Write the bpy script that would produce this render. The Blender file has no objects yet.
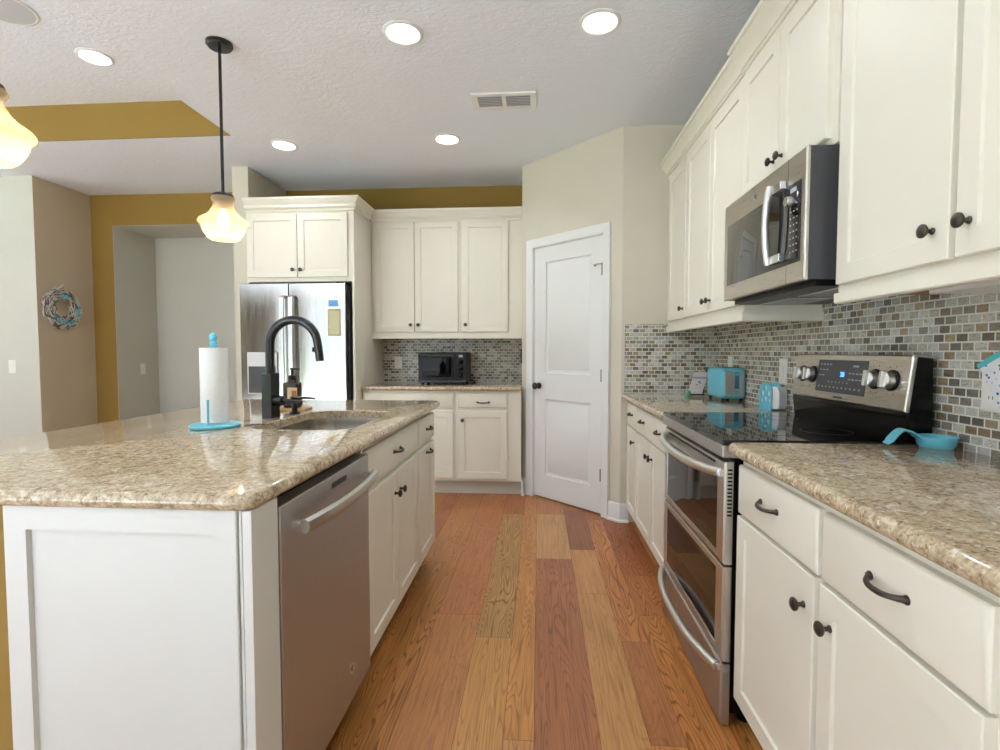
import bpy, bmesh, math, random
from mathutils import Vector, Matrix
random.seed(7)
S = bpy.context.scene
COL = S.collection
PI = math.pi

# ------------------------------------------------------------ camera, world, large lights, exposure
cam = bpy.data.cameras.new('camera')
cam.sensor_width = 36.0
cam.lens = 516.8 * 36.0 / 1000.0
cam.clip_start = 0.02
co = bpy.data.objects.new('camera', cam)
COL.objects.link(co)
co.location = (0, 0, 1.204)
co.rotation_euler = (PI / 2 - 0.0451, 0, 0.0744)
S.camera = co

W = bpy.data.worlds.new('world')
S.world = W
W.use_nodes = True
WORLD_STRENGTH = 2.3
bg = W.node_tree.nodes['Background']
bg.inputs[0].default_value = (0.83, 0.93, 1.04, 1)
bg.inputs[1].default_value = WORLD_STRENGTH

S.view_settings.view_transform = 'Standard'
S.view_settings.look = 'None'
S.view_settings.exposure = -0.10
S.view_settings.gamma = 1.0
S.view_settings.use_curve_mapping = False


def area_light(name, loc, rot, sx, sy, power, color=(1, 1, 1), portal=False, shape='RECTANGLE'):
    l = bpy.data.lights.new(name, 'AREA')
    l.shape = shape
    l.size = sx
    if shape in ('RECTANGLE', 'ELLIPSE'):
        l.size_y = sy
    l.energy = power
    l.color = color
    if portal:
        l.cycles.is_portal = True
    o = bpy.data.objects.new(name, l)
    COL.objects.link(o)
    o.location = loc
    o.rotation_euler = rot
    return o


sun = bpy.data.lights.new('sun', 'SUN')
sun.energy = 58.0
sun.angle = 0.01
sun.color = (0.87, 0.94, 1.04)
so = bpy.data.objects.new('sun', sun)
COL.objects.link(so)
so.location = (-3, -8, 9)
so.rotation_euler = (math.radians(52), 0, math.radians(4))

# daylight enters by the invented openings behind the camera and on the living-room side
area_light('daylight_portal', (-3.0, -4.28, 1.25), (PI / 2, 0, PI), 8.0, 2.5, 1, portal=True)
area_light('daylight_portal', (-7.58, 0.6, 1.30), (PI / 2, 0, -PI / 2), 6.0, 2.2, 1, portal=True)

# ------------------------------------------------------------ materials


def lin(c):
    out = []
    for v in c:
        v = v / 255.0
        out.append(v / 12.92 if v <= 0.04045 else ((v + 0.055) / 1.055) ** 2.4)
    return (out[0], out[1], out[2], 1.0)


class NT:
    def __init__(self, name):
        self.m = bpy.data.materials.new(name)
        self.m.use_nodes = True
        self.t = self.m.node_tree
        self.b = self.t.nodes['Principled BSDF']

    def n(self, kind, **kw):
        nd = self.t.nodes.new(kind)
        for k, v in kw.items():
            setattr(nd, k, v)
        return nd

    def l(self, a, b):
        self.t.links.new(a, b)

    def ramp(self, fac, stops, interp='LINEAR'):
        r = self.n('ShaderNodeValToRGB')
        r.color_ramp.interpolation = interp
        el = r.color_ramp.elements
        while len(el) < len(stops):
            el.new(0.5)
        for e, (p, c) in zip(el, stops):
            e.position = p
            e.color = c
        self.l(fac, r.inputs[0])
        return r.outputs[0]

    def mix(self, fac, a, b, mode='MIX'):
        m = self.n('ShaderNodeMix', data_type='RGBA', blend_type=mode)
        for s, v in ((m.inputs[0], fac), (m.inputs[6], a), (m.inputs[7], b)):
            if isinstance(v, (int, float)):
                s.default_value = v
            elif isinstance(v, tuple):
                s.default_value = v
            else:
                self.l(v, s)
        return m.outputs[2]

    def coord(self, scale=(1, 1, 1), kind='Object', loc=(0, 0, 0), rot=(0, 0, 0)):
        tc = self.n('ShaderNodeTexCoord')
        mp = self.n('ShaderNodeMapping')
        mp.inputs['Scale'].default_value = scale
        mp.inputs['Location'].default_value = loc
        mp.inputs['Rotation'].default_value = rot
        self.l(tc.outputs[kind], mp.inputs[0])
        return mp.outputs[0]

    def noise(self, vec, scale, detail=4, rough=0.5, dist=0.0):
        n = self.n('ShaderNodeTexNoise')
        n.inputs['Scale'].default_value = scale
        n.inputs['Detail'].default_value = detail
        n.inputs['Roughness'].default_value = rough
        n.inputs['Distortion'].default_value = dist
        self.l(vec, n.inputs['Vector'])
        return n.outputs[0]

    def bump(self, h, strength, dist=0.01):
        b = self.n('ShaderNodeBump')
        b.inputs['Strength'].default_value = strength
        b.inputs['Distance'].default_value = dist
        self.l(h, b.inputs['Height'])
        self.l(b.outputs[0], self.b.inputs['Normal'])
        return b


def plain(name, rgb, rough=0.5, metal=0.0, spec=0.5, noise=0.0, nscale=20, coat=0.0, bump=0.0):
    t = NT(name)
    c = lin(rgb)
    t.b.inputs['Base Color'].default_value = c
    t.b.inputs['Roughness'].default_value = rough
    t.b.inputs['Metallic'].default_value = metal
    t.b.inputs['Specular IOR Level'].default_value = spec
    t.b.inputs['Coat Weight'].default_value = coat
    t.b.inputs['Coat Roughness'].default_value = 0.05
    v = t.coord()
    n = t.noise(v, nscale)
    k = 1.0 - noise
    dark = tuple(x * k for x in c[:3]) + (1,)
    t.l(t.ramp(n, [(0.3, dark), (0.7, c)]), t.b.inputs['Base Color'])
    if bump:
        t.bump(n, bump, 0.002)
    return t.m


def wallpaint(name, rgb, bump=0.12):
    t = NT(name)
    c = lin(rgb)
    t.b.inputs['Roughness'].default_value = 0.75
    t.b.inputs['Specular IOR Level'].default_value = 0.25
    v = t.coord()
    n = t.noise(v, 3.0, 3)
    d = tuple(x * 0.97 for x in c[:3]) + (1,)
    t.l(t.ramp(n, [(0.3, d), (0.7, c)]), t.b.inputs['Base Color'])
    h = t.noise(v, 55.0, 3, 0.6)
    t.bump(h, bump, 0.004)
    return t.m


def knockdown(name, rgb):
    t = NT(name)
    t.b.inputs['Base Color'].default_value = lin(rgb)
    t.b.inputs['Roughness'].default_value = 0.85
    t.b.inputs['Specular IOR Level'].default_value = 0.2
    v = t.coord((1.0, 1.7, 1.0))
    h = t.noise(v, 26.0, 5, 0.6, 0.8)
    h2 = t.ramp(h, [(0.42, (0, 0, 0, 1)), (0.58, (1, 1, 1, 1))])
    t.bump(h2, 0.28, 0.004)
    return t.m


def granite(name):
    t = NT(name)
    v = t.coord()
    n1 = t.noise(v, 34.0, 7, 0.70, 0.7)
    c1 = t.ramp(n1, [(0.33, lin((98, 80, 62))), (0.41, lin((150, 128, 102))), (0.48, lin((186, 163, 130))),
                     (0.56, lin((206, 188, 156))), (0.66, lin((222, 209, 184))), (0.75, lin((234, 227, 210)))])
    n2 = t.noise(v, 130.0, 5, 0.65, 0.2)
    c2 = t.ramp(n2, [(0.38, lin((104, 86, 68))), (0.46, lin((178, 157, 126))), (0.56, lin((218, 204, 178)))])
    col = t.mix(0.42, c1, c2)
    n4 = t.noise(v, 75.0, 3, 0.55, 0.8)
    col = t.mix(t.ramp(n4, [(0.60, (0, 0, 0, 1)), (0.68, (0.8, 0.8, 0.8, 1))]), col, lin((112, 90, 68)))
    n5 = t.noise(v, 58.0, 3, 0.55, 0.6)
    col = t.mix(t.ramp(n5, [(0.60, (0, 0, 0, 1)), (0.68, (0.75, 0.75, 0.75, 1))]), col, lin((240, 232, 216)))
    n3 = t.noise(v, 4.0, 3, 0.5)
    col = t.mix(t.ramp(n3, [(0.40, (0, 0, 0, 1)), (0.7, (0.25, 0.25, 0.25, 1))]), col, lin((162, 126, 84)))
    t.l(col, t.b.inputs['Base Color'])
    t.b.inputs['Roughness'].default_value = 0.07
    t.b.inputs['Specular IOR Level'].default_value = 0.6
    return t.m


def mosaic(name, axis):
    """small glass brick tiles; axis = world axis running along the wall"""
    t = NT(name)
    tc = t.n('ShaderNodeTexCoord')
    sx = t.n('ShaderNodeSeparateXYZ')
    t.l(tc.outputs['Object'], sx.inputs[0])
    cb = t.n('ShaderNodeCombineXYZ')
    t.l(sx.outputs[axis], cb.inputs[0])
    t.l(sx.outputs[2], cb.inputs[1])
    br = t.n('ShaderNodeTexBrick')
    br.offset = 0.5
    br.inputs['Color1'].default_value = (0, 0, 0, 1)
    br.inputs['Color2'].default_value = (1, 1, 1, 1)
    br.inputs['Mortar'].default_value = (0.5, 0.5, 0.5, 1)
    br.inputs['Scale'].default_value = 1.0
    br.inputs['Mortar Size'].default_value = 0.0025
    br.inputs['Mortar Smooth'].default_value = 0.1
    br.inputs['Brick Width'].default_value = 0.0435
    br.inputs['Row Height'].default_value = 0.0262
    t.l(cb.outputs[0], br.inputs['Vector'])
    pal = [(176, 172, 162), (124, 112, 94), (198, 196, 188), (146, 140, 126), (108, 102, 92), (160, 144, 116),
           (188, 186, 178), (132, 130, 120), (156, 144, 128), (194, 188, 174), (116, 114, 104), (170, 168, 156),
           (142, 124, 98), (182, 182, 176), (136, 126, 114), (204, 202, 194)]
    stops = [(i / len(pal), lin(c)) for i, c in enumerate(pal)]
    tile = t.ramp(br.outputs['Color'], stops, 'CONSTANT')
    mp = t.n('ShaderNodeMapping')
    mp.inputs['Scale'].default_value = (1.0, 2.2, 1.0)
    mp.inputs['Rotation'].default_value = (0, 0, 0.5)
    t.l(cb.outputs[0], mp.inputs[0])
    vein = t.noise(mp.outputs[0], 42.0, 5, 0.6, 1.4)
    tile = t.mix(0.75, tile, t.ramp(vein, [(0.30, (0.34, 0.31, 0.26, 1)), (0.46, (0.92, 0.91, 0.89, 1)), (0.72, (1.32, 1.31, 1.29, 1))]), 'MULTIPLY')
    col = t.mix(br.outputs['Fac'], tile, lin((222, 218, 206)))
    t.l(col, t.b.inputs['Base Color'])
    r = t.ramp(br.outputs['Fac'], [(0.0, (0.12, 0.12, 0.12, 1)), (1.0, (0.7, 0.7, 0.7, 1))])
    t.l(r, t.b.inputs['Roughness'])
    inv = t.ramp(br.outputs['Fac'], [(0.0, (1, 1, 1, 1)), (1.0, (0, 0, 0, 1))])
    wob = t.noise(cb.outputs[0], 30.0, 2)
    hh = t.mix(0.25, inv, wob)
    t.bump(hh, 0.5, 0.003)
    return t.m


def steel(name, rgb, rough=0.25, brush=(1, 1, 60), amp=0.10):
    t = NT(name)
    c = lin(rgb)
    t.b.inputs['Metallic'].default_value = 1.0
    v = t.coord(brush)
    n = t.noise(v, 12.0, 4, 0.6)
    d = tuple(x * (1 - amp) for x in c[:3]) + (1,)
    t.l(t.ramp(n, [(0.3, d), (0.7, c)]), t.b.inputs['Base Color'])
    t.l(t.ramp(n, [(0.2, (rough * 0.8,) * 3 + (1,)), (0.8, (rough * 1.2,) * 3 + (1,))]), t.b.inputs['Roughness'])
    return t


def emitter(name, rgb, strength):
    t = NT(name)
    c = lin(rgb)
    t.b.inputs['Base Color'].default_value = c
    t.b.inputs['Emission Color'].default_value = c
    t.b.inputs['Emission Strength'].default_value = strength
    t.m.cycles.emission_sampling = 'NONE'
    return t.m


def floorwood(name):
    t = NT(name)
    at = t.n('ShaderNodeAttribute', attribute_name='tint')
    sd = t.n('ShaderNodeAttribute', attribute_name='seed')
    tc = t.n('ShaderNodeTexCoord')
    ad = t.n('ShaderNodeVectorMath', operation='ADD')
    t.l(tc.outputs['Object'], ad.inputs[0])
    t.l(sd.outputs['Vector'], ad.inputs[1])
    mp = t.n('ShaderNodeMapping')
    mp.inputs['Scale'].default_value = (5.5, 0.55, 1.0)
    t.l(ad.outputs[0], mp.inputs[0])
    base = t.noise(mp.outputs[0], 1.5, 2, 0.45, 0.25)
    # growth rings: sine of a stretched noise field gives cathedral figures
    mul = t.n('ShaderNodeMath', operation='MULTIPLY')
    mul.inputs[1].default_value = 230.0
    t.l(base, mul.inputs[0])
    sn = t.n('ShaderNodeMath', operation='SINE')
    t.l(mul.outputs[0], sn.inputs[0])
    ringf = t.ramp(sn.outputs[0], [(0.0, (1.05, 1.05, 1.04, 1)), (0.55, (0.98, 0.97, 0.96, 1)), (1.0, (0.50, 0.43, 0.36, 1))])
    mp2 = t.n('ShaderNodeMapping')
    mp2.inputs['Scale'].default_value = (140.0, 3.5, 1.0)
    t.l(ad.outputs[0], mp2.inputs[0])
    fine = t.noise(mp2.outputs[0], 1.0, 4, 0.65)
    finec = t.ramp(fine, [(0.34, (0.58, 0.53, 0.48, 1)), (0.52, (1, 1, 1, 1)), (0.75, (1.12, 1.12, 1.12, 1))])
    broad = t.noise(ad.outputs[0], 2.2, 2, 0.5)
    broadc = t.ramp(broad, [(0.3, (0.88, 0.86, 0.84, 1)), (0.7, (1.06, 1.05, 1.04, 1))])
    sg = t.n('ShaderNodeAttribute', attribute_name='grain')
    col = t.mix(sg.outputs['Fac'], at.outputs['Color'], t.mix(1.0, at.outputs['Color'], ringf, 'MULTIPLY'))
    col = t.mix(0.7, col, finec, 'MULTIPLY')
    col = t.mix(0.8, col, broadc, 'MULTIPLY')
    t.l(col, t.b.inputs['Base Color'])
    t.b.inputs['Roughness'].default_value = 0.34
    t.b.inputs['Specular IOR Level'].default_value = 0.4
    t.bump(fine, 0.12, 0.001)
    return t.m


def shade_glass(name):
    t = NT(name)
    t.b.inputs['Base Color'].default_value = lin((255, 236, 204))
    t.b.inputs['Roughness'].default_value = 0.12
    t.b.inputs['Specular IOR Level'].default_value = 0.6
    v = t.coord()
    n = t.noise(v, 60.0, 3)
    t.bump(n, 0.2, 0.002)
    tr = t.n('ShaderNodeBsdfTransparent')
    tr.inputs[0].default_value = lin((255, 243, 224))
    tl = t.n('ShaderNodeBsdfTranslucent')
    tl.inputs[0].default_value = lin((255, 240, 214))
    m1 = t.n('ShaderNodeMixShader')
    m1.inputs[0].default_value = 0.20
    t.l(tr.outputs[0], m1.inputs[1])
    t.l(tl.outputs[0], m1.inputs[2])
    m2 = t.n('ShaderNodeMixShader')
    m2.inputs[0].default_value = 0.16
    t.l(m1.outputs[0], m2.inputs[1])
    t.l(t.b.outputs[0], m2.inputs[2])
    t.l(m2.outputs[0], t.t.nodes['Material Output'].inputs[0])
    return t.m


def confetti(name, base, cols, scale):
    t = NT(name)
    v = t.coord()
    vo = t.n('ShaderNodeTexVoronoi')
    vo.inputs['Scale'].default_value = scale
    t.l(v, vo.inputs['Vector'])
    dot = t.ramp(vo.outputs['Distance'], [(0.0, (1, 1, 1, 1)), (0.26, (1, 1, 1, 1)), (0.31, (0, 0, 0, 1))])
    stops = [(i / len(cols), lin(c)) for i, c in enumerate(cols)]
    cc = t.ramp(vo.outputs['Color'], stops, 'CONSTANT')
    t.l(t.mix(dot, lin(base), cc), t.b.inputs['Base Color'])
    t.b.inputs['Roughness'].default_value = 0.8
    return t.m


M = {}
M['paint'] = plain('cabinet_paint', (233, 227, 211), 0.38, noise=0.02, nscale=4, spec=0.4)
M['white_trim'] = plain('white_trim_paint', (232, 231, 227), 0.35, noise=0.015, nscale=4)
M['beige'] = wallpaint('beige_wall_paint', (214, 206, 188))
M['tan'] = wallpaint('tan_wall_paint', (208, 192, 166))
M['grey'] = wallpaint('pale_grey_wall_paint', (206, 203, 191))
M['gold'] = wallpaint('gold_wall_paint', (152, 121, 60))
M['ceiling'] = knockdown('knockdown_ceiling', (240, 244, 251))
M['granite'] = granite('granite')
M['mosaic_y'] = mosaic('mosaic_tile_side', 1)
M['mosaic_x'] = mosaic('mosaic_tile_end', 0)
M['floor'] = floorwood('floor_planks')
M['seam'] = plain('floor_seam', (58, 36, 22), 0.7)
M['steel'] = steel('brushed_steel', (202, 199, 194), 0.34, (1, 40, 40), 0.05).m
M['steel_dark'] = steel('dark_brushed_steel', (186, 183, 180), 0.46, (6, 6, 1), 0.03).m
M['bar'] = steel('satin_bar_steel', (222, 220, 216), 0.34, (1, 1, 1), 0.03).m
M['steel_h'] = steel('horizontally_brushed_steel', (200, 194, 184), 0.30, (1, 40, 40), 0.05).m
M['fridge'] = steel('polished_fridge_steel', (196, 194, 190), 0.13, (7, 7, 0.6), 0.14).m
M['chrome'] = steel('satin_chrome', (214, 214, 214), 0.22, (1, 1, 1), 0.04).m
M['sinksteel'] = steel('sink_steel', (178, 172, 162), 0.22, (60, 1, 1)).m
M['pewter'] = plain('dark_pewter', (86, 80, 74), 0.34, metal=0.9, noise=0.2)
M['hinge'] = plain('satin_nickel', (150, 148, 142), 0.35, metal=1.0)
M['black'] = plain('black_plastic', (13, 13, 14), 0.35, noise=0.1, spec=0.3)
M['blackgloss'] = plain('black_enamel', (5, 5, 6), 0.12, noise=0.05, spec=0.22)
M['blackglass'] = plain('black_ceramic_glass', (6, 6, 7), 0.035, spec=0.6)
M['smokeglass'] = plain('smoked_oven_glass', (9, 8, 8), 0.03, spec=0.28)
M['mwglass'] = plain('microwave_glass', (34, 33, 32), 0.04, spec=0.9)
M['charcoal'] = plain('charcoal_panel', (66, 66, 70), 0.35)
M['matteblack'] = plain('matte_black_metal', (22, 23, 26), 0.24, spec=0.6)
M['islandpaint'] = plain('island_panel_paint', (216, 215, 210), 0.4, noise=0.015, nscale=4)
M['toekick'] = plain('toe_kick', (206, 200, 186), 0.5)
M['darkvoid'] = plain('dark_cavity', (12, 11, 10), 0.8)
M['aqua'] = plain('aqua_enamel', (108, 196, 216), 0.28, noise=0.03)
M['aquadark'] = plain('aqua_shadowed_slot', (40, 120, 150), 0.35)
M['paper'] = plain('paper_towel_paper', (240, 239, 235), 0.9, noise=0.04, nscale=120, bump=0.4)
M['napkin'] = plain('napkin_paper', (240, 240, 240), 0.9, noise=0.03)
M['plate'] = plain('white_cover_plate', (236, 234, 228), 0.35)
M['amber'] = plain('dark_amber_bottle', (40, 16, 10), 0.15, noise=0.1, spec=0.35)
M['labelcream'] = plain('cream_label', (222, 190, 150), 0.6)
M['labelorange'] = plain('orange_label', (178, 104, 70), 0.6)
M['wood'] = plain('raw_wood', (176, 120, 88), 0.6, noise=0.15)
M['traywood'] = plain('light_wood', (196, 158, 104), 0.5, noise=0.2, nscale=40)
M['twig'] = plain('whitewashed_twig', (236, 230, 224), 0.8, noise=0.15, nscale=30)
M['twigdark'] = plain('grey_twig', (134, 120, 112), 0.85, noise=0.3, nscale=30)
M['notepaper'] = plain('yellow_note_paper', (206, 204, 166), 0.8, noise=0.05)
M['notetrim'] = confetti('note_border_print', (198, 186, 130), [(120, 80, 50), (190, 80, 50), (90, 110, 70), (210, 190, 150)], 130)
M['magnet'] = confetti('blue_magnet_print', (120, 180, 226), [(240, 240, 246), (70, 130, 200), (150, 205, 240), (210, 160, 200)], 90)
M['card'] = plain('printed_card', (206, 200, 196), 0.5, noise=0.04, nscale=60)
M['cardhead'] = plain('lavender_card_stripe', (150, 138, 160), 0.5)
M['greenglass'] = plain('sea_green_glass', (110, 172, 146), 0.15, noise=0.3)
M['cloth'] = confetti('printed_cotton', (232, 230, 232), [(70, 120, 200), (60, 70, 140), (120, 180, 220), (110, 110, 130), (90, 150, 210)], 75)
M['clothred'] = plain('red_cotton_print', (206, 70, 60), 0.85)
M['clothaqua'] = plain('aqua_binding', (84, 190, 196), 0.8)
M['panelprint'] = plain('pale_panel_print', (176, 182, 186), 0.5)
M['bluedigits'] = emitter('blue_display_digits', (70, 140, 255), 4.0)
M['lampdisc'] = emitter('downlight_diffuser', (255, 252, 244), 9.0)
M['bulb'] = emitter('warm_bulb', (255, 222, 165), 12.0)
M['shade'] = shade_glass('amber_seeded_glass')
M['ventgrey'] = plain('vent_grey', (190, 190, 190), 0.6)
M['ventback'] = plain('vent_backing', (104, 104, 104), 0.8)
M['lawn'] = plain('lawn', (96, 130, 62), 0.9, noise=0.4, nscale=8)
M['bounce_concrete'] = plain('pale_bounce_concrete', (206, 206, 202), 0.9, noise=0.05, nscale=3)
M['bounce_carpet'] = plain('pale_bounce_carpet', (226, 226, 226), 0.95, noise=0.06, nscale=200)
M['drape'] = plain('brown_reflection_drape', (112, 94, 70), 0.9, noise=0.2)
M['speaker'] = plain('speaker_grille', (206, 206, 208), 0.7, noise=0.1, nscale=300)

# ------------------------------------------------------------ mesh builder


def basis(axis):
    a = Vector(axis).normalized()
    h = Vector((0, 0, 1)) if abs(a.z) < 0.9 else Vector((1, 0, 0))
    u = h.cross(a).normalized()
    return u, a.cross(u).normalized(), a


class MB:
    def __init__(self):
        self.v = []
        self.f = []

    def add(self, verts, faces):
        k = len(self.v)
        self.v += [Vector(p) for p in verts]
        self.f += [tuple(i + k for i in f) for f in faces]
        return self

    def box(self, x0, x1, y0, y1, z0, z1):
        x0, x1 = min(x0, x1), max(x0, x1)
        y0, y1 = min(y0, y1), max(y0, y1)
        z0, z1 = min(z0, z1), max(z0, z1)
        p = [(x0, y0, z0), (x1, y0, z0), (x1, y1, z0), (x0, y1, z0), (x0, y0, z1), (x1, y0, z1), (x1, y1, z1), (x0, y1, z1)]
        return self.add(p, [(0, 3, 2, 1), (4, 5, 6, 7), (0, 1, 5, 4), (1, 2, 6, 5), (2, 3, 7, 6), (3, 0, 4, 7)])

    def loops(self, loops, cap0=True, cap1=True, closed=True):
        n = len(loops[0])
        vs = [p for L in loops for p in L]
        fs = []
        for i in range(len(loops) - 1):
            for j in range(n if closed else n - 1):
                a, b = i * n + j, i * n + (j + 1) % n
                fs.append((a, b, b + n, a + n))
        if cap0:
            fs.append(tuple(range(n - 1, -1, -1)))
        if cap1:
            k = (len(loops) - 1) * n
            fs.append(tuple(k + j for j in range(n)))
        return self.add(vs, fs)

    def lathe(self, prof, c=(0, 0, 0), axis=(0, 0, 1), n=24, cap0=True, cap1=True, sx=1.0):
        u, w, a = basis(axis)
        c = Vector(c)
        L = []
        for r, h in prof:
            L.append([c + a * h + (u * math.cos(2 * PI * j / n) * sx + w * math.sin(2 * PI * j / n)) * max(r, 1e-5) for j in range(n)])
        return self.loops(L, cap0, cap1)

    def tube(self, pts, r, n=10, caps=True):
        pts = [Vector(p) for p in pts]
        rs = r if isinstance(r, (list, tuple)) else [r] * len(pts)
        L = []
        up = None
        for i, p in enumerate(pts):
            d = (pts[min(i + 1, len(pts) - 1)] - pts[max(i - 1, 0)]).normalized()
            if up is None:
                u, w, _ = basis(d)
            else:
                u = (up - d * up.dot(d)).normalized()
                w = d.cross(u)
            up = u
            L.append([p + (u * math.cos(2 * PI * j / n) + w * math.sin(2 * PI * j / n)) * rs[i] for j in range(n)])
        return self.loops(L, caps, caps)

    def rect_rings(self, x0, x1, z0, z1, rings):
        """closed front facing -y; rings = [(inset, y)] from the back outline to the middle"""
        L = []
        for o, y in rings:
            L.append([(x0 + o, y, z0 + o), (x1 - o, y, z0 + o), (x1 - o, y, z1 - o), (x0 + o, y, z1 - o)])
        return self.loops(L, True, True)

    def sweep(self, path, prof, caps=True):
        """path in xy, outward side on the right-hand of travel; prof = [(out, z)] closed loop"""
        P = [Vector((p[0], p[1])) for p in path]
        L = []
        for i, p in enumerate(P):
            ds = []
            if i > 0:
                ds.append((P[i] - P[i - 1]).normalized())
            if i < len(P) - 1:
                ds.append((P[i + 1] - P[i]).normalized())
            ns = [Vector((d.y, -d.x)) for d in ds]
            if len(ns) == 2:
                m = (ns[0] + ns[1])
                m = m / max(m.length_squared, 1e-6) * 2
            else:
                m = ns[0]
            L.append([(p.x + m.x * o, p.y + m.y * o, z) for o, z in prof])
        return self.loops(L, caps, caps)

    def xf(self, mat):
        self.v = [mat @ p for p in self.v]
        return self

    def build(self, name, mat, parent=None, bevel=0.0, angle=35, seg=2):
        me = bpy.data.meshes.new(name)
        me.from_pydata([tuple(p) for p in self.v], [], self.f)
        bm = bmesh.new()
        bm.from_mesh(me)
        bmesh.ops.recalc_face_normals(bm, faces=bm.faces)
        bm.to_mesh(me)
        bm.free()
        me.materials.append(mat)
        me.polygons.foreach_set('use_smooth', [True] * len(me.polygons))
        me.set_sharp_from_angle(angle=math.radians(angle))
        o = bpy.data.objects.new(name, me)
        COL.objects.link(o)
        if parent is not None:
            o.parent = parent
        if bevel:
            b = o.modifiers.new('edge', 'BEVEL')
            b.width = bevel
            b.segments = seg
            b.limit_method = 'ANGLE'
            b.angle_limit = math.radians(40)
            b.harden_normals = True
        return o


def thing(name, label, cat, loc=(0, 0, 0), rz=0.0, group=None):
    o = bpy.data.objects.new(name, None)
    o.empty_display_size = 0.1
    COL.objects.link(o)
    o.location = loc
    o.rotation_euler = (0, 0, rz)
    return tag(o, label, cat, group)


def tag(o, label, cat, group=None):
    o['label'] = label
    o['category'] = cat
    if group:
        o['group'] = group
    return o


def struct(name, mb, mat, label=None, parent=None, bevel=0.0, **kw):
    o = mb.build(name, mat, parent, bevel, **kw)
    if parent is None:
        o['kind'] = 'structure'
        if label:
            o['label'] = label
            o['category'] = name.split('_')[0]
    return o


def recenter(o):
    """put a one-mesh thing's origin at the middle of its base"""
    me = o.data
    xs = [v.co.x for v in me.vertices]
    ys = [v.co.y for v in me.vertices]
    zs = [v.co.z for v in me.vertices]
    c = Vector(((min(xs) + max(xs)) / 2, (min(ys) + max(ys)) / 2, min(zs)))
    me.transform(Matrix.Translation(-c))
    o.location = o.matrix_basis @ c
    return o


def copy_tree(o, parent=None):
    c = o.copy()
    COL.objects.link(c)
    if parent is not None:
        c.parent = parent
    for ch in list(o.children):
        copy_tree(ch, c)
    return c


def lettering(name, text, size, mtx, mat, parent, depth=0.0006):
    cu = bpy.data.curves.new(name, 'FONT')
    cu.body = text
    cu.size = size
    cu.extrude = depth
    cu.align_x = 'CENTER'
    cu.align_y = 'CENTER'
    tmp = bpy.data.objects.new(name, cu)
    COL.objects.link(tmp)
    dg = bpy.context.evaluated_depsgraph_get()
    me = bpy.data.meshes.new_from_object(tmp.evaluated_get(dg))
    bpy.data.objects.remove(tmp)
    bpy.data.curves.remove(cu)
    me.transform(mtx)
    me.materials.clear()
    me.materials.append(mat)
    o = bpy.data.objects.new(name, me)
    COL.objects.link(o)
    if parent is not None:
        o.parent = parent
    return o


RX90 = Matrix.Rotation(PI / 2, 4, 'X')


def T(x, y, z):
    return Matrix.Translation((x, y, z))


CZ = 2.745          # ceiling
XW = 1.225          # range-side wall
YB = 4.867          # far gold wall
YP = 3.664          # short wall between pantry corner and range-side wall
R_RIGHT, R_ISL = -PI / 2, PI / 2

# ------------------------------------------------------------ the setting
# floor: one mesh of planks, each with its own tint
widths = [0.197, 0.153, 0.097, 0.205, 0.152, 0.111, 0.197]
xs = [-0.457]
k = 0
while xs[-1] < 1.5:
    xs.append(xs[-1] + widths[k % 7])
    k += 1
k = -1
while xs[0] > -7.6:
    xs.insert(0, xs[0] - widths[k % 7])
    k -= 1
tones = [(176, 116, 68), (188, 132, 78), (160, 94, 66), (184, 126, 82), (168, 108, 62), (150, 88, 58), (180, 120, 66), (192, 138, 84)]
spec_cols = {  # first boundary -> [(joint start, tint, grain)]
    -0.654: [(-4, 0, 0.6), (0.9, (164, 106, 58), 1.0), (2.88, (168, 108, 66), 0.6), (4.1, (160, 100, 62), 0.3)],
    -0.457: [(-4, 1, 0.5), (0.4, (170, 110, 68), 0.25), (2.30, (170, 104, 70), 0.35), (4.0, (166, 106, 66), 0.4)],
    -0.260: [(-4, 2, 0.5), (0.7, (184, 128, 76), 0.5), (2.12, (166, 122, 78), 1.0), (3.78, (158, 96, 62), 0.3)],
    -0.107: [(-4, 3, 0.5), (1.55, (182, 122, 70), 0.6), (3.26, (176, 116, 70), 0.6), (4.3, (158, 96, 62), 0.3)],
    -0.010: [(-4, 4, 0.5), (1.0, (156, 96, 64), 0.55), (2.97, (182, 132, 90), 0.2), (3.80, (166, 106, 68), 0.3)],
    0.195: [(-4, 5, 0.5), (0.9, (178, 126, 80), 0.3), (2.55, (182, 126, 80), 0.2), (3.12, (138, 84, 60), 0.2), (3.9, (166, 106, 68), 0.3)],
    0.347: [(-4, 6, 0.5), (1.56, (158, 98, 62), 0.3), (2.13, (178, 112, 66), 1.0), (3.69, (160, 98, 62), 0.3)],
    0.458: [(-4, 7, 0.5), (1.1, (172, 108, 58), 0.9), (2.35, (162, 98, 56), 0.9), (2.78, (150, 84, 50), 1.0)],
}
verts, faces, tint, seed, grain = [], [], [], [], []
g = 0.0006
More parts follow.
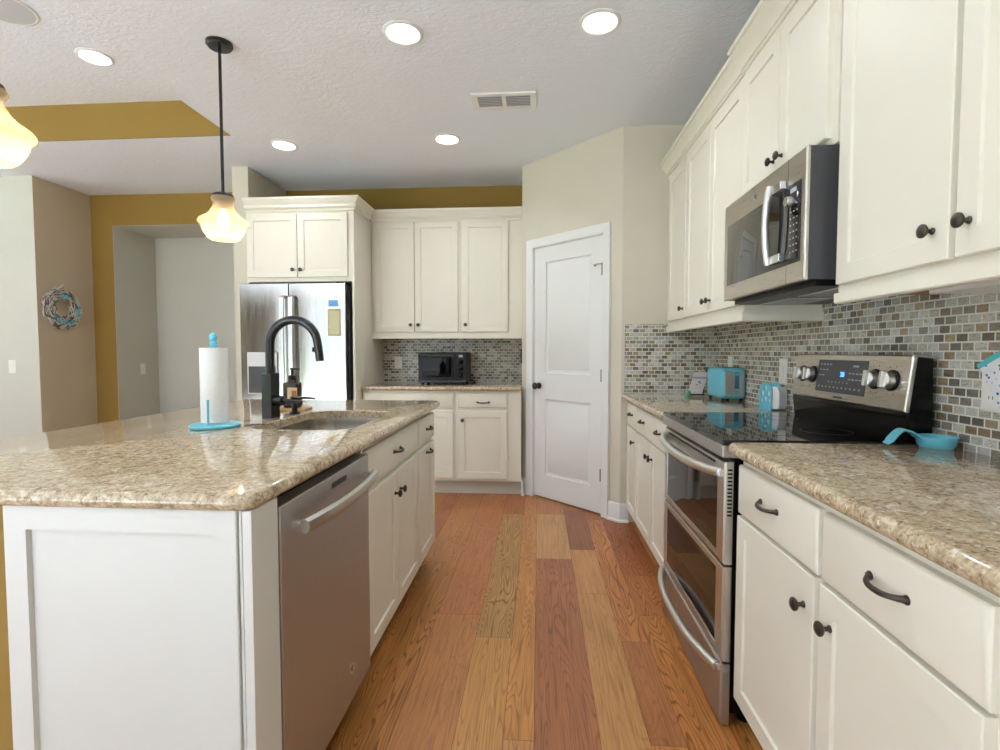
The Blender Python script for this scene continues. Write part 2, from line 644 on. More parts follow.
for i in range(len(xs) - 1):
    x0, x1 = xs[i], xs[i + 1]
    key = [kk for kk in spec_cols if abs(kk - x0) < 0.006]
    cells = []
    if key:
        L = spec_cols[key[0]]
        for j, (ya, c, gr) in enumerate(L):
            yb = L[j + 1][0] if j + 1 < len(L) else 5.6
            cells.append((ya, yb, tones[c] if isinstance(c, int) else c, gr))
    else:
        y = -4.3 - random.random()
        while y < 5.6:
            d = random.uniform(0.8, 1.6)
            cells.append((y, min(y + d, 5.6), random.choice(tones), random.random()))
            y += d
    for ya, yb, c, gr in cells:
        kx = len(verts)
        verts += [(x0 + g, max(ya, -4.3) + g, 0), (x1 - g, max(ya, -4.3) + g, 0), (x1 - g, yb - g, 0), (x0 + g, yb - g, 0)]
        faces.append((kx, kx + 1, kx + 2, kx + 3))
        tint.append(lin((min(255, c[0] * 1.10), c[1] * 1.14, c[2] * 1.10)))
        grain.append(gr)
        seed.append((random.uniform(-20, 20), random.uniform(-20, 20), random.uniform(-20, 20)))
kx = len(verts)
verts += [(xs[0], -4.3, -0.004), (xs[-1], -4.3, -0.004), (xs[-1], 5.6, -0.004), (xs[0], 5.6, -0.004),
          (xs[0], -4.3, -0.1), (xs[-1], -4.3, -0.1), (xs[-1], 5.6, -0.1), (xs[0], 5.6, -0.1)]
faces += [(kx, kx + 1, kx + 2, kx + 3), (kx + 4, kx + 7, kx + 6, kx + 5)]
me = bpy.data.meshes.new('floor')
me.from_pydata(verts, [], faces)
me.materials.append(M['floor'])
me.materials.append(M['seam'])
nf = len(faces)
pad = nf - len(tint)
tint += [(0.03, 0.02, 0.01, 1)] * pad
seed += [(0, 0, 0)] * pad
grain += [0.0] * pad
me.attributes.new('tint', 'FLOAT_COLOR', 'FACE')
me.attributes.new('seed', 'FLOAT_VECTOR', 'FACE')
me.attributes.new('grain', 'FLOAT', 'FACE')
me.attributes['tint'].data.foreach_set('color', [c for q in tint for c in q])
me.attributes['seed'].data.foreach_set('vector', [c for q in seed for c in q])
me.attributes['grain'].data.foreach_set('value', grain)
for i in range(nf - pad, nf):
    me.polygons[i].material_index = 1
fo = bpy.data.objects.new('floor', me)
COL.objects.link(fo)
fo['kind'] = 'structure'

# ceiling with the raised tray over the living side
TX0, TX1, TY0, TY1, TZ = -5.6, -2.195, -2.0, 3.60, 3.0
mb = MB()
mb.box(TX1, 1.33, -4.4, 5.6, CZ, CZ + 0.34)
mb.box(-7.7, TX0, -4.4, 5.6, CZ, CZ + 0.34)
mb.box(TX0, TX1, TY1 + 0.012, 5.6, CZ, CZ + 0.34)
mb.box(TX0, TX1, -4.4, TY0, CZ, CZ + 0.34)
mb.box(TX0, TX1, TY0, TY1 + 0.012, TZ, CZ + 0.34)
struct('ceiling', mb, M['ceiling'])
mb = MB()
mb.box(TX0, TX1, TY1, TY1 + 0.012, CZ + 0.001, TZ)
struct('wall_tray', mb, M['gold'])

# walls
mb = MB()
mb.box(XW, XW + 0.1, -4.3, YP + 0.1, 0, CZ)
struct('wall_right', mb, M['beige'])
mb = MB()
mb.box(0.577, XW, YP, YP + 0.1, 0, CZ)
struct('wall_corner', mb, M['beige'])
PO = (-0.041, 4.282)   # pantry door hinge frame
ang = -PI / 4
pm = T(PO[0], PO[1], 0) @ Matrix.Rotation(ang, 4, 'Z')
mb = MB()
mb.box(-0.14, -0.003, 0, 0.1, 0, CZ)
mb.box(0.712, 0.8745, 0, 0.1, 0, CZ)
mb.box(-0.003, 0.712, 0, 0.1, 2.05, CZ)
mb.xf(pm)
struct('wall_pantry', mb, M['beige'])
mb = MB()
mb.box(-0.14, -0.04, 4.381, YB, 0, CZ)
struct('wall_return', mb, M['beige'])
NX0, NX1, NZ, NY = -4.20, -2.55, 2.445, 5.43
mb = MB()
mb.box(-4.43, NX0, YB, YB + 0.1, 0, CZ)
mb.box(NX0, NX1, YB, YB + 0.1, NZ, CZ)
mb.box(NX1, XW + 0.1, YB, YB + 0.1, 0, CZ)
struct('wall_back', mb, M['gold'])
mb = MB()
mb.box(NX0 - 0.1, NX0, YB + 0.1, NY + 0.1, 0, NZ)
mb.box(NX0, NX1, NY, NY + 0.1, 0, NZ)
mb.box(NX1, NX1 + 0.1, YB + 0.1, NY + 0.1, 0, NZ)
mb.box(NX0 - 0.1, NX1 + 0.1, YB + 0.1, NY + 0.1, NZ, NZ + 0.1)
mb.box(NX0, NX0 + 0.003, YB + 0.0, YB + 0.1, 0, NZ)
mb.box(NX0 + 0.003, NX1, YB + 0.0, YB + 0.1, NZ - 0.003, NZ)
struct('wall_alcove', mb, M['grey'])
mb = MB()
mb.box(-7.6, -4.43, 4.28, 4.38, 0, CZ)
struct('wall_left', mb, M['grey'])
mb = MB()
mb.box(-4.53, -4.43, 4.38, YB + 0.1, 0, CZ)
mb.box(-4.43, -4.427, 4.2805, YB, 0, CZ)
struct('wall_left_end', mb, M['tan'])
mb = MB()
mb.box(-2.56, -2.42, 4.21, YB, 0, CZ)
struct('wall_stub', mb, M['beige'])
# behind the camera: unseen wide opening and living-side windows, invented for daylight and reflections
mb = MB()
mb.box(1.225, -1.7, -4.3, -4.2, 0, CZ)
mb.box(-7.6, -5.95, -4.3, -4.2, 0, CZ)
mb.box(-5.95, -1.7, -4.3, -4.2, 2.42, CZ)
for x in (-4.5, -3.1):
    mb.box(x - 0.06, x + 0.06, -4.3, -4.2, 0, 2.42)
struct('wall_rear', mb, M['grey'])
mb = MB()
for i in range(22):
    mb.lathe([(0.045, 0.02), (0.045, 2.5)], (-7.5 + i * 0.072, -4.12, 0), (0, 0, 1), 10)
for i in range(24):
    mb.lathe([(0.045, 0.02), (0.045, 2.5)], (-7.52, -4.04 + i * 0.072, 0), (0, 0, 1), 10)
struct('added_reflection_drape', mb, M['drape'])  # added out of view so the fridge door reflects something dark
mb = MB()
mb.box(-7.7, -7.6, -4.3, -2.3, 0, CZ)
mb.box(-7.7, -7.6, 3.4, 4.38, 0, CZ)
mb.box(-7.7, -7.6, -2.3, 3.4, 0, 0.3)
mb.box(-7.7, -7.6, -2.3, 3.4, 2.35, CZ)
for y in (-0.4, 1.5):
    mb.box(-7.7, -7.6, y - 0.08, y + 0.08, 0.3, 2.35)
struct('wall_living', mb, M['grey'])
mb = MB()
mb.box(-7.5, 1.2, -4.2, -0.9, 0.001, 0.014)
struct('floor_carpet', mb, M['bounce_carpet'])  # added out of view: pale sunlit surface that bounces light onto the ceiling
mb = MB()
mb.box(-30, 20, -30, -9.5, -0.25, -0.15)
mb.box(-30, -11.5, -9.5, 20, -0.25, -0.15)
struct('ground', mb, M['lawn'])
mb = MB()
mb.box(-11.5, 20, -9.5, -4.32, -0.25, -0.12)
mb.box(-11.5, -7.72, -4.32, 20, -0.25, -0.12)
struct('patio', mb, M['bounce_concrete'])  # added out of view: pale slab bouncing daylight in through the openings

# tile backsplashes
mb = MB()
mb.box(XW - 0.008, XW, 0.1, YP, 0.90, 1.43)
struct('wall_tile_side', mb, M['mosaic_y'])
mb = MB()
mb.box(0.600, XW - 0.008, YP - 0.008, YP, 0.90, 1.395)
struct('wall_tile_corner', mb, M['mosaic_x'])
mb = MB()
mb.box(-1.49, -0.14, YB - 0.008, YB, 0.90, 1.40)
struct('wall_tile_back', mb, M['mosaic_x'])

# pantry door with casing
d = thing('door_1', 'white two-panel pantry door in the angled wall', 'door', (PO[0], PO[1], 0), ang)
d['kind'] = 'structure'
mb = MB()
# slab built as face grid with two sunk raised panels
pw = 0.709
px0, px1 = 0.125, 0.590


def rect(x0, x1, z0, z1, y):
    return [(x0, y, z0), (x1, y, z0), (x1, y, z1), (x0, y, z1)]


DF = 0.012
for (x0, x1, z0, z1) in ((0, px0, 0.012, 2.045), (px1, pw, 0.012, 2.045), (px0, px1, 0.012, 0.20), (px0, px1, 0.82, 1.03), (px0, px1, 1.92, 2.045)):
    mb.box(x0, x1, DF, DF + 0.035, z0, z1)
for z0, z1 in ((0.20, 0.82), (1.03, 1.92)):
    L = []
    for o, y in ((0, DF), (0.004, DF + 0.010), (0.022, DF + 0.013), (0.026, DF + 0.012), (0.05, DF + 0.003)):
        L.append(rect(px0 + o, px1 - o, z0 + o, z1 - o, y))
    mb.loops(L, False, True)
mb.build('door_slab', M['white_trim'], d)
kb = MB()
kb.lathe([(0.026, 0), (0.026, 0.006), (0.010, 0.010), (0.010, 0.03), (0.022, 0.036), (0.028, 0.046), (0.026, 0.058), (0.012, 0.064)], (0.055, DF, 0.925), (0, -1, 0))
kb.build('door_knob', M['pewter'], d)
for z in (0.30, 1.03, 1.80):
    h = MB()
    h.box(0.688, 0.711, 0.004, 0.0125, z - 0.045, z + 0.045)
    h.lathe([(0.006, -0.05), (0.006, 0.05)], (0.711, 0.006, z), (0, 0, 1), 10)
    h.build('hinge', M['hinge'], d)
h = MB()
h.tube([(0.705, 0.0, 1.835), (0.66, -0.02, 1.835), (0.63, 0.005, 1.832)], 0.004, 8)
h.lathe([(0.008, 0), (0.009, 0.01)], (0.63, 0.008, 1.832), (0, -1, 0), 10)
h.build('hinge_stop', M['hinge'], d)
mb = MB()
cas = [(0, 0.0), (0.0, -0.010), (0.014, -0.014), (0.030, -0.012), (0.052, -0.020), (0.066, -0.020), (0.066, 0.0)]
def casing_side(x, sgn, ztop):
    L = []
    for z, ex in ((0.0, 0.0), (ztop, 1.0)):
        L.append([(x + sgn * o, y, z + ex * o) for o, y in cas])
    mb.loops(L)
casing_side(-0.003, -1, 2.05)
casing_side(0.712, 1, 2.05)
L = []
for x, sgn in ((-0.003, -1), (0.712, 1)):
    L.append([(x + sgn * o, y, 2.05 + o) for o, y in cas])
mb.loops(L)
mb.box(-0.003, 0.0, 0, 0.09, 0, 2.05)
mb.box(0.709, 0.712, 0, 0.09, 0, 2.05)
mb.box(-0.003, 0.712, 0, 0.09, 2.046, 2.05)
mb.box(-0.003, 0.712, 0.085, 0.09, 0.0, 2.05)
mb.xf(pm)
struct('trim_1', mb, M['white_trim'])

# baseboards
bprof = [(0, 0), (0.026, 0), (0.026, 0.012), (0.014, 0.02), (0.014, 0.115), (0.008, 0.128), (0.0, 0.132)]
def pt(lx, ly=0.0):
    v = pm @ Vector((lx, ly, 0))
    return (v.x, v.y)
mb = MB()
mb.sweep([(-0.141, YB - 0.6), (-0.141, 4.381), pt(-0.14), pt(-0.071)], bprof)
struct('baseboard_pantry', mb, M['white_trim'])
mb = MB()
mb.sweep([pt(0.780), pt(0.8745), (0.634, YP)], bprof)
struct('baseboard_corner', mb, M['white_trim'])
mb = MB()
mb.sweep([(-7.5, 4.28), (-4.427, 4.28), (-4.427, YB)], bprof)
struct('baseboard_left', mb, M['white_trim'])

# ------------------------------------------------------------ cabinets
DOOR = [(0, 0), (0, -0.0175), (0.0025, -0.020), (0.054, -0.020), (0.0550, -0.0190), (0.0562, -0.0122)]
SLAB = [(0, 0), (0, -0.013), (0.004, -0.018), (0.010, -0.020)]


def knob(parent, x, z, y=-0.020, s=1.0):
    m = MB()
    m.lathe([(0.008 * s, 0), (0.008 * s, 0.002), (0.005 * s, 0.005), (0.005 * s, 0.013), (0.012 * s, 0.017), (0.0155 * s, 0.021),
             (0.0155 * s, 0.025), (0.010 * s, 0.029), (0.002 * s, 0.030)], (x, y, z), (0, -1, 0), 18)
    return m.build('knob', M['pewter'], parent)


def pull(parent, x, z, y=-0.020, w=0.096):
    m = MB()
    pts, rs = [], []
    for i in range(15):
        t = i / 14.0
        s = (t - 0.5) * w
        e = abs(2 * t - 1)
        pts.append((x + s, y - 0.024 * (1 - e ** 3), z - 0.004 * (1 - e ** 2)))
        rs.append(0.0045 + 0.0025 * e ** 6 + 0.0012 * (1 - e))
    m.tube(pts, rs, 10)
    for sg in (-1, 1):
        m.lathe([(0.0085, -0.0005), (0.0085, 0.002), (0.006, 0.006)], (x + sg * w / 2, y, z), (0, -1, 0), 14)
    return m.build('pull', M['pewter'], parent)


def cabinet(name, label, cat, loc, rz, w, depth, z0, z1, fronts, toe=0.0, group=None, rail=None, crown=None, extra_x1=0.0, crown_ret=(False, False), paint='paint', hollow=False):
    """local x along the front, local y into the wall; fronts = (kind, x0, x1, z0, z1, hardware)"""
    t = thing(name, label, cat, loc, rz, group)
    m = MB()
    if hollow:
        m.box(0, w, 0, 0.02, z0, z1)
        m.box(0, 0.018, 0.02, depth, z0, z1)
        m.box(w - 0.018, w, 0.02, depth, z0, z1)
        m.box(0.018, w - 0.018, depth - 0.018, depth, z0, z1)
        m.box(0.018, w - 0.018, 0.02, depth - 0.018, z0, z0 + 0.018)
    else:
        m.box(0, w, 0, depth, z0, z1)
    m.build('body', M[paint], t, 0.0015)
    if toe:
        m = MB()
        m.box(0.0, w, 0.055, depth, 0.0, z0)
        m.build('toe_kick', M['toekick'], t)
    for kind, x0, x1, fz0, fz1, hw in fronts:
        m = MB()
        m.rect_rings(x0, x1, fz0, fz1, DOOR if kind == 'door' else SLAB)
        f = m.build('door' if kind == 'door' else 'drawer_front', M[paint], t, 0.0)
        for h in hw:
            if h[0] == 'k':
                knob(f, h[1], h[2])
            else:
                pull(f, h[1], h[2])
    if rail:
        m = MB()
        path = [(0, 0)] + [(w, 0)]
        if rail[2]:
            path = path + [(w, depth)]
        if rail[1]:
            path = [(0, depth)] + path
        zb = rail[0]
        m.sweep(path, [(0.012, z0 + 0.002), (0.012, zb + 0.004), (0.008, zb), (-0.012, zb), (-0.012, z0 + 0.002)])
        m.build('light_rail', M[paint], t)
    if crown:
        zt, out = crown
        path = [(0, 0), (w, 0)]
        if crown_ret[1]:
            path = path + [(w, depth * crown_ret[1])]
        if crown_ret[0]:
            path = [(0, depth * crown_ret[0])] + path
        zb = z1 - 0.012
        h = zt - zb
        prof = [(0.0, zb), (0.013, zb), (0.013, zb + 0.16 * h), (0.020, zb + 0.165 * h), (0.024, zb + 0.26 * h), (0.030, zb + 0.265 * h), (out * 0.42, zb + 0.45 * h),
                (out * 0.60, zb + 0.62 * h), (out * 0.84, zb + 0.76 * h), (out * 0.86, zb + 0.82 * h), (out * 0.98, zb + 0.83 * h), (out, zb + 0.88 * h), (out, zt), (0.0, zt)]
        m = MB()
        m.sweep(path, prof)
        m.build('crown', M[paint], t)
    return t


def door(x0, x1, z0, z1, *hw):
    return ('door', x0, x1, z0, z1, hw)


def drw(x0, x1, z0, z1, *hw):
    return ('drawer', x0, x1, z0, z1, hw)


# right run, base (carcass front at x = .634)
FX = 0.634
cabinet('base_cabinet', 'cream base cabinet beside the range, two drawers with pulls over two doors', 'cabinet', (FX, 1.640, 0), R_RIGHT, 0.93, 0.588, 0.115, 0.886,
        [drw(0.012, 0.462, 0.707, 0.857, ('p', 0.228, 0.790)), drw(0.484, 0.903, 0.707, 0.857, ('p', 0.700, 0.790)),
         door(0.012, 0.460, 0.119, 0.699, ('k', 0.420, 0.620)), door(0.482, 0.900, 0.119, 0.699, ('k', 0.528, 0.620))], toe=1)
cabinet('base_cabinet', 'cream base cabinet between range and pantry wall with two-pull drawer over double doors', 'cabinet', (FX, 3.292, 0), R_RIGHT, 0.852, 0.588, 0.115, 0.878,
        [drw(0.014, 0.838, 0.707, 0.857, ('p', 0.20, 0.790), ('p', 0.62, 0.790)),
         door(0.014, 0.423, 0.119, 0.699, ('k', 0.385, 0.620)), door(0.429, 0.838, 0.119, 0.699, ('k', 0.467, 0.620))], toe=1)
cabinet('base_cabinet', 'narrow cream base cabinet against the pantry-corner wall, one drawer over one door', 'cabinet', (FX, 3.660, 0), R_RIGHT, 0.367, 0.588, 0.115, 0.878,
        [drw(0.035, 0.354, 0.707, 0.857, ('p', 0.198, 0.790)), door(0.035, 0.354, 0.119, 0.699, ('k', 0.307, 0.620))], toe=1)

# right run, uppers
UX = 0.890
GR = None
cabinet('upper_cabinet', 'tall cream double-door wall cabinet hung above the blue toaster', 'cabinet', (UX, 3.180, 0), R_RIGHT, 0.853, 0.326, 1.375, 2.384,
        [door(0.006, 0.424, 1.408, 2.366, ('k', 0.392, 1.465)), door(0.430, 0.848, 1.408, 2.366, ('k', 0.462, 1.465))], rail=(1.335, False, True), crown=(2.470, 0.076))
cabinet('upper_cabinet', 'narrow cream single-door wall cabinet in the corner by the pantry wall', 'cabinet', (UX, 3.658, 0), R_RIGHT, 0.477, 0.326, 1.375, 2.384,
        [door(0.067, 0.470, 1.408, 2.366, ('k', 0.437, 1.465))], rail=(1.335, False, False), crown=(2.470, 0.076))
cabinet('upper_cabinet', 'short cream double-door wall cabinet directly over the microwave', 'cabinet', (UX - 0.006, 2.326, 0), R_RIGHT, 0.690, 0.332, 1.828, 2.384,
        [door(0.008, 0.342, 1.850, 2.366, ('k', 0.312, 1.905)), door(0.348, 0.660, 1.850, 2.366, ('k', 0.376, 1.905))], crown=(2.478, 0.086), crown_ret=(False, False))
c = cabinet('upper_cabinet', 'large cream wall cabinet nearest the viewer, wide doors and raw wood strip underneath', 'cabinet', (UX + 0.004, 1.628, 0), R_RIGHT, 0.93, 0.322, 1.375, 2.384,
            [door(0.020, 0.440, 1.402, 2.366, ('k', 0.396, 1.472)), door(0.458, 0.900, 1.402, 2.366, ('k', 0.494, 1.472))], rail=(1.347, False, False), crown=(2.478, 0.094))
m = MB()
m.box(0.002, 0.92, 0.012, 0.318, 1.3715, 1.3752)
m.build('bottom_panel', M['wood'], c)
m = MB()
m.box(0.22, 0.88, 0.10, 0.29, 1.350, 1.3715)
m.build('light_bar', M['plate'], c, 0.004)

# back wall
cabinet('upper_cabinet', 'cream double-door wall cabinet over the toaster oven beside the fridge housing', 'cabinet', (-1.487, 4.557, 0), 0, 0.795, 0.304, 1.372, 2.36,
        [door(0.030, 0.386, 1.378, 2.345, ('k', 0.356, 1.441)), door(0.392, 0.777, 1.378, 2.345, ('k', 0.424, 1.441))], rail=(1.318, False, False), crown=(2.450, 0.06))
cabinet('upper_cabinet', 'cream single-door wall cabinet next to the pantry wall above the back counter', 'cabinet', (-0.691, 4.557, 0), 0, 0.548, 0.304, 1.372, 2.36,
        [door(0.017, 0.424, 1.378, 2.345, ('k', 0.049, 1.441))], rail=(1.318, False, False), crown=(2.450, 0.06))
cabinet('base_cabinet', 'cream base cabinet of the back counter partly hidden behind the island', 'cabinet', (-1.487, 4.267, 0), 0, 0.795, 0.59, 0.118, 0.880,
        [drw(0.02, 0.777, 0.738, 0.854, ('p', 0.40, 0.79)), door(0.02, 0.396, 0.144, 0.713, ('k', 0.36, 0.64)), door(0.401, 0.777, 0.144, 0.713, ('k', 0.44, 0.64))], toe=1)
cabinet('base_cabinet', 'cream base cabinet by the pantry door with one pull drawer and one knob door', 'cabinet', (-0.691, 4.267, 0), 0, 0.548, 0.59, 0.118, 0.880,
        [drw(0.023, 0.433, 0.738, 0.854, ('p', 0.235, 0.785)), door(0.023, 0.433, 0.144, 0.713, ('k', 0.062, 0.636))], toe=1)

# fridge housing
t = cabinet('fridge_cabinet', 'cream cabinet housing over and around the steel fridge with crown moulding', 'cabinet', (-2.395, 4.120, 0), 0, 0.905, 0.742, 1.775, 2.355,
            [door(0.015, 0.435, 1.810, 2.322, ('k', 0.405, 1.868)), door(0.441, 0.855, 1.810, 2.322, ('k', 0.471, 1.868))], crown=(2.447, 0.055), crown_ret=(False, 0.495))
m = MB()
m.box(0.885, 0.905, 0.0, 0.742, 0.0, 1.775)
m.build('side_panel', M['paint'], t, 0.001)
m = MB()
m.box(0.0, 0.018, 0.0, 0.742, 0.0, 1.775)
m.build('side_panel', M['paint'], t, 0.001)

# island
IX = -0.614
cabinet('sink_cabinet', 'cream island sink cabinet with one false drawer over two knobbed doors', 'cabinet', (IX, 1.738, 0), R_ISL, 0.777, 0.505, 0.112, 0.878,
        [drw(0.012, 0.770, 0.722, 0.858, ('p', 0.385, 0.792)), door(0.012, 0.388, 0.115, 0.700, ('k', 0.352, 0.615)), door(0.393, 0.770, 0.115, 0.700, ('k', 0.428, 0.615))], toe=1, hollow=True)
cabinet('island_cabinet', 'narrow cream island cabinet at the far end with pull on drawer and pull-out door', 'cabinet', (IX, 2.516, 0), R_ISL, 0.405, 0.505, 0.112, 0.878,
        [drw(0.010, 0.395, 0.722, 0.858, ('p', 0.225, 0.792)), door(0.010, 0.395, 0.115, 0.700, ('p', 0.225, 0.668))], toe=1)

t = thing('island_end_panel', 'white recessed end panel of the island facing the viewer', 'panel', (-0.866, 0.99, 0))
m = MB()
L = []
for o, y in ((0, 0.100), (0, 0.002), (0.002, 0.0), (0.051, 0.0), (0.054, 0.010)):
    L.append(rect(-0.256 + o, 0.256 - o, 0.0 + (o if o < 0.05 else o + 0.05), 0.883 - o, y))
m.loops(L, True, True)
m.build('panel', M['islandpaint'], t)
m = MB()
m.box(0.257, 0.264, 0.006, 0.102, 0.0, 0.883)
m.box(0.264, 0.270, 0.012, 0.102, 0.0, 0.883)
m.box(0.270, 0.290, -0.003, 0.102, 0.0, 0.883)
m.build('corner_post', M['islandpaint'], t, 0.0015)

mb = MB()
mb.box(-1.245, -1.128, 1.0, 2.93, 0, 0.884)
struct('wall_island', mb, M['gold'])

# ------------------------------------------------------------ countertops


def rounded(pts, rads, n=6):
    """polygon (ccw) with rounded corners"""
    out = []
    N = len(pts)
    for i in range(N):
        p = Vector(pts[i])
        r = rads[i]
        a = (Vector(pts[i - 1]) - p).normalized()
        b = (Vector(pts[(i + 1) % N]) - p).normalized()
        if r <= 0:
            out.append(p)
            continue
        s0, s1 = p + a * r, p + b * r
        c = p + a * r + b * r
        a0 = math.atan2(*(s0 - c).yx)
        a1 = math.atan2(*(s1 - c).yx)
        dd = (a1 - a0 + PI) % (2 * PI) - PI
        for j in range(n + 1):
            th = a0 + dd * j / n
            out.append(c + Vector((math.cos(th), math.sin(th))) * r)
    return out


def inset(poly, o):
    N = len(poly)
    out = []
    for i in range(N):
        d0 = (poly[i] - poly[i - 1])
        d1 = (poly[(i + 1) % N] - poly[i])
        n0 = Vector((-d0.y, d0.x)).normalized()
        n1 = Vector((-d1.y, d1.x)).normalized()
        m_ = n0 + n1
        m_ = m_ / m_.length_squared * 2
        out.append(poly[i] + m_ * o)
    return out


def countertop(name, label, pts, rads, ztop, thick, hole=None, nose=True):
    poly = rounded(pts, rads)
    r = thick / 2
    prof = []
    if nose:
        for j in range(9):
            a = -PI / 2 + PI * j / 8
            prof.append((r * 0.8 * (1 - math.cos(a)), ztop - r + r * math.sin(a)))
    else:
        prof = [(0, ztop - thick), (0, ztop)]
    bm = bmesh.new()
    prev = None
    first = None
    for o, z in prof:
        lp = [bm.verts.new((p.x, p.y, z)) for p in inset(poly, o)]
        if prev:
            for j in range(len(lp)):
                jj = (j + 1) % len(lp)
                bm.faces.new((prev[j], prev[jj], lp[jj], lp[j]))
        else:
            first = lp
        prev = lp

    def loop_edges(vs):
        es = []
        for j in range(len(vs)):
            e = bm.edges.get((vs[j], vs[(j + 1) % len(vs)])) or bm.edges.new((vs[j], vs[(j + 1) % len(vs)]))
            es.append(e)
        return es
    et = loop_edges(prev)
    eb = loop_edges(first)
    if hole:
        ht = [bm.verts.new((p.x, p.y, ztop)) for p in inset(hole, 0)]
        hm = [bm.verts.new((p.x, p.y, ztop - 0.003)) for p in inset(hole, 0.003)]
        hb = [bm.verts.new((p.x, p.y, ztop - thick)) for p in inset(hole, 0.003)]
        for A, B in ((ht, hm), (hm, hb)):
            for j in range(len(A)):
                jj = (j + 1) % len(A)
                bm.faces.new((A[j], A[jj], B[jj], B[j]))
        et += loop_edges(ht)
        eb += loop_edges(hb)
    bmesh.ops.triangle_fill(bm, use_beauty=True, use_dissolve=False, edges=et)
    bmesh.ops.triangle_fill(bm, use_beauty=True, use_dissolve=False, edges=eb)
    bmesh.ops.recalc_face_normals(bm, faces=bm.faces)
    me = bpy.data.meshes.new(name)
    bm.to_mesh(me)
    bm.free()
    me.materials.append(M['granite'])
    me.polygons.foreach_set('use_smooth', [True] * len(me.polygons))
    me.set_sharp_from_angle(angle=math.radians(40))
    o = bpy.data.objects.new(name, me)
    COL.objects.link(o)
    return o


SH = rounded([(-1.085, 1.825), (-0.690, 1.825), (-0.690, 2.440), (-1.085, 2.440)], [0.07, 0.07, 0.10, 0.10], 8)
o = countertop('countertop', '', [(-1.764, 0.972), (-0.566, 0.972), (-0.566, 2.995), (-1.764, 2.995)], [0.04, 0.035, 0.06, 0.04], 0.918, 0.034, hole=SH)
tag(o, 'speckled tan granite island countertop with a cut-out for the sink', 'countertop')
o = countertop('countertop', '', [(0.582, 0.68), (1.216, 0.68), (1.216, 1.648), (0.582, 1.648)], [0.02, 0, 0, 0.03], 0.925, 0.038)
tag(o, 'tan granite countertop nearest the viewer holding the blue spoon rest', 'countertop')
o = countertop('countertop', '', [(0.582, 2.432), (1.216, 2.432), (1.216, 3.655), (0.582, 3.655)], [0.01, 0, 0, 0], 0.914, 0.034)
tag(o, 'tan granite countertop under the toaster between range and pantry wall', 'countertop')
o = countertop('countertop', '', [(-1.489, 4.226), (-0.142, 4.226), (-0.142, 4.858), (-1.489, 4.858)], [0.01, 0, 0, 0], 0.914, 0.034)
tag(o, 'tan granite countertop of the back wall under the toaster oven', 'countertop')

# sink bowl
m = MB()
Ls = []
for off, z in ((-0.012, 0.8835), (0.002, 0.8835), (0.004, 0.86), (0.012, 0.74), (0.03, 0.715), (0.08, 0.708)):
    Ls.append([(p.x, p.y, z) for p in inset(SH, off)])
m.loops(Ls, False, True)
sk = m.build('sink', M['sinksteel'], None)
sol = sk.modifiers.new('gauge', 'SOLIDIFY')
sol.thickness = 0.002
sol.offset = -1
tag(sk, 'undermount stainless steel sink bowl set into the island granite', 'sink')
m = MB()
m.lathe([(0.04, 0), (0.04, 0.003), (0.03, 0.004), (0.02, 0.001)], (-0.89, 2.13, 0.7085))
m.build('drain', M['chrome'], sk)

# ------------------------------------------------------------ dishwasher
t = thing('dishwasher', 'stainless steel dishwasher with curved bar handle built into the island', 'dishwasher', (-0.614, 1.098, 0), R_ISL)
m = MB()
m.box(0.004, 0.622, 0.012, 0.50, 0.10, 0.872)
m.build('body', M['black'], t)
m = MB()
m.box(0.012, 0.612, 0.05, 0.40, 0.0, 0.10)
m.build('toe_kick', M['black'], t)
m = MB()
m.box(0.008, 0.614, -0.036, 0.010, 0.112, 0.855)
dd = m.build('door', M['steel_dark'], t, 0.004)
m = MB()
pts = []
for i in range(21):
    u = i / 20.0
    e = abs(2 * u - 1)
    pts.append((0.055 + 0.524 * u, -0.036 - 0.055 + 0.022 * e ** 2, 0.795))
L = []
for i, p in enumerate(pts):
    L.append([(p[0], p[1] + dy, p[2] + dz) for dy, dz in ((-0.011, -0.010), (-0.013, 0.0), (-0.011, 0.012), (-0.002, 0.018), (0.008, 0.013), (0.010, 0.0), (0.006, -0.014), (-0.003, -0.018))])
m.loops(L)
m.build('handle', M['steel'], dd)
for x in (0.072, 0.562):
    m = MB()
    m.box(x - 0.012, x + 0.012, -0.082, -0.034, 0.783, 0.805)
    m.build('handle_bracket', M['chrome'], dd, 0.003)
m = MB()
m.box(0.30, 0.41, -0.0365, -0.034, 0.818, 0.834)
m.box(0.345, 0.36, -0.0372, -0.034, 0.823, 0.829)
m.build('control_window', M['charcoal'], dd)


def badge(parent, x, y, z, r):
    m = MB()
    m.lathe([(r, 0), (r, 0.0012), (r * 0.84, 0.0018), (r * 0.80, 0.001), (0.0, 0.001)], (x, y, z), (0, -1, 0), 28)
    b = m.build('badge', M['chrome'], parent)
    m = MB()
    q = r * 0.5
    pts = []
    for i in range(25):
        a = 0.4 + 5.6 * i / 24
        pts.append((x - q * 0.42 + q * 0.42 * math.cos(a), y - 0.0016, z + q * 0.75 * math.sin(a)))
    m.tube(pts, r * 0.07, 6)
    pts = []
    for i in range(25):
        a = 0.6 + 5.0 * i / 24
        pts.append((x + q * 0.46 + q * 0.36 * math.cos(a), y - 0.0016, z + q * 0.7 * math.sin(a) * (0.55 + 0.45 * math.cos(a / 2) ** 2)))
    m.tube(pts, r * 0.07, 6)
    m.build('monogram', M['charcoal'], b)
    return b


badge(t, 0.435, -0.0362, 0.216, 0.016)

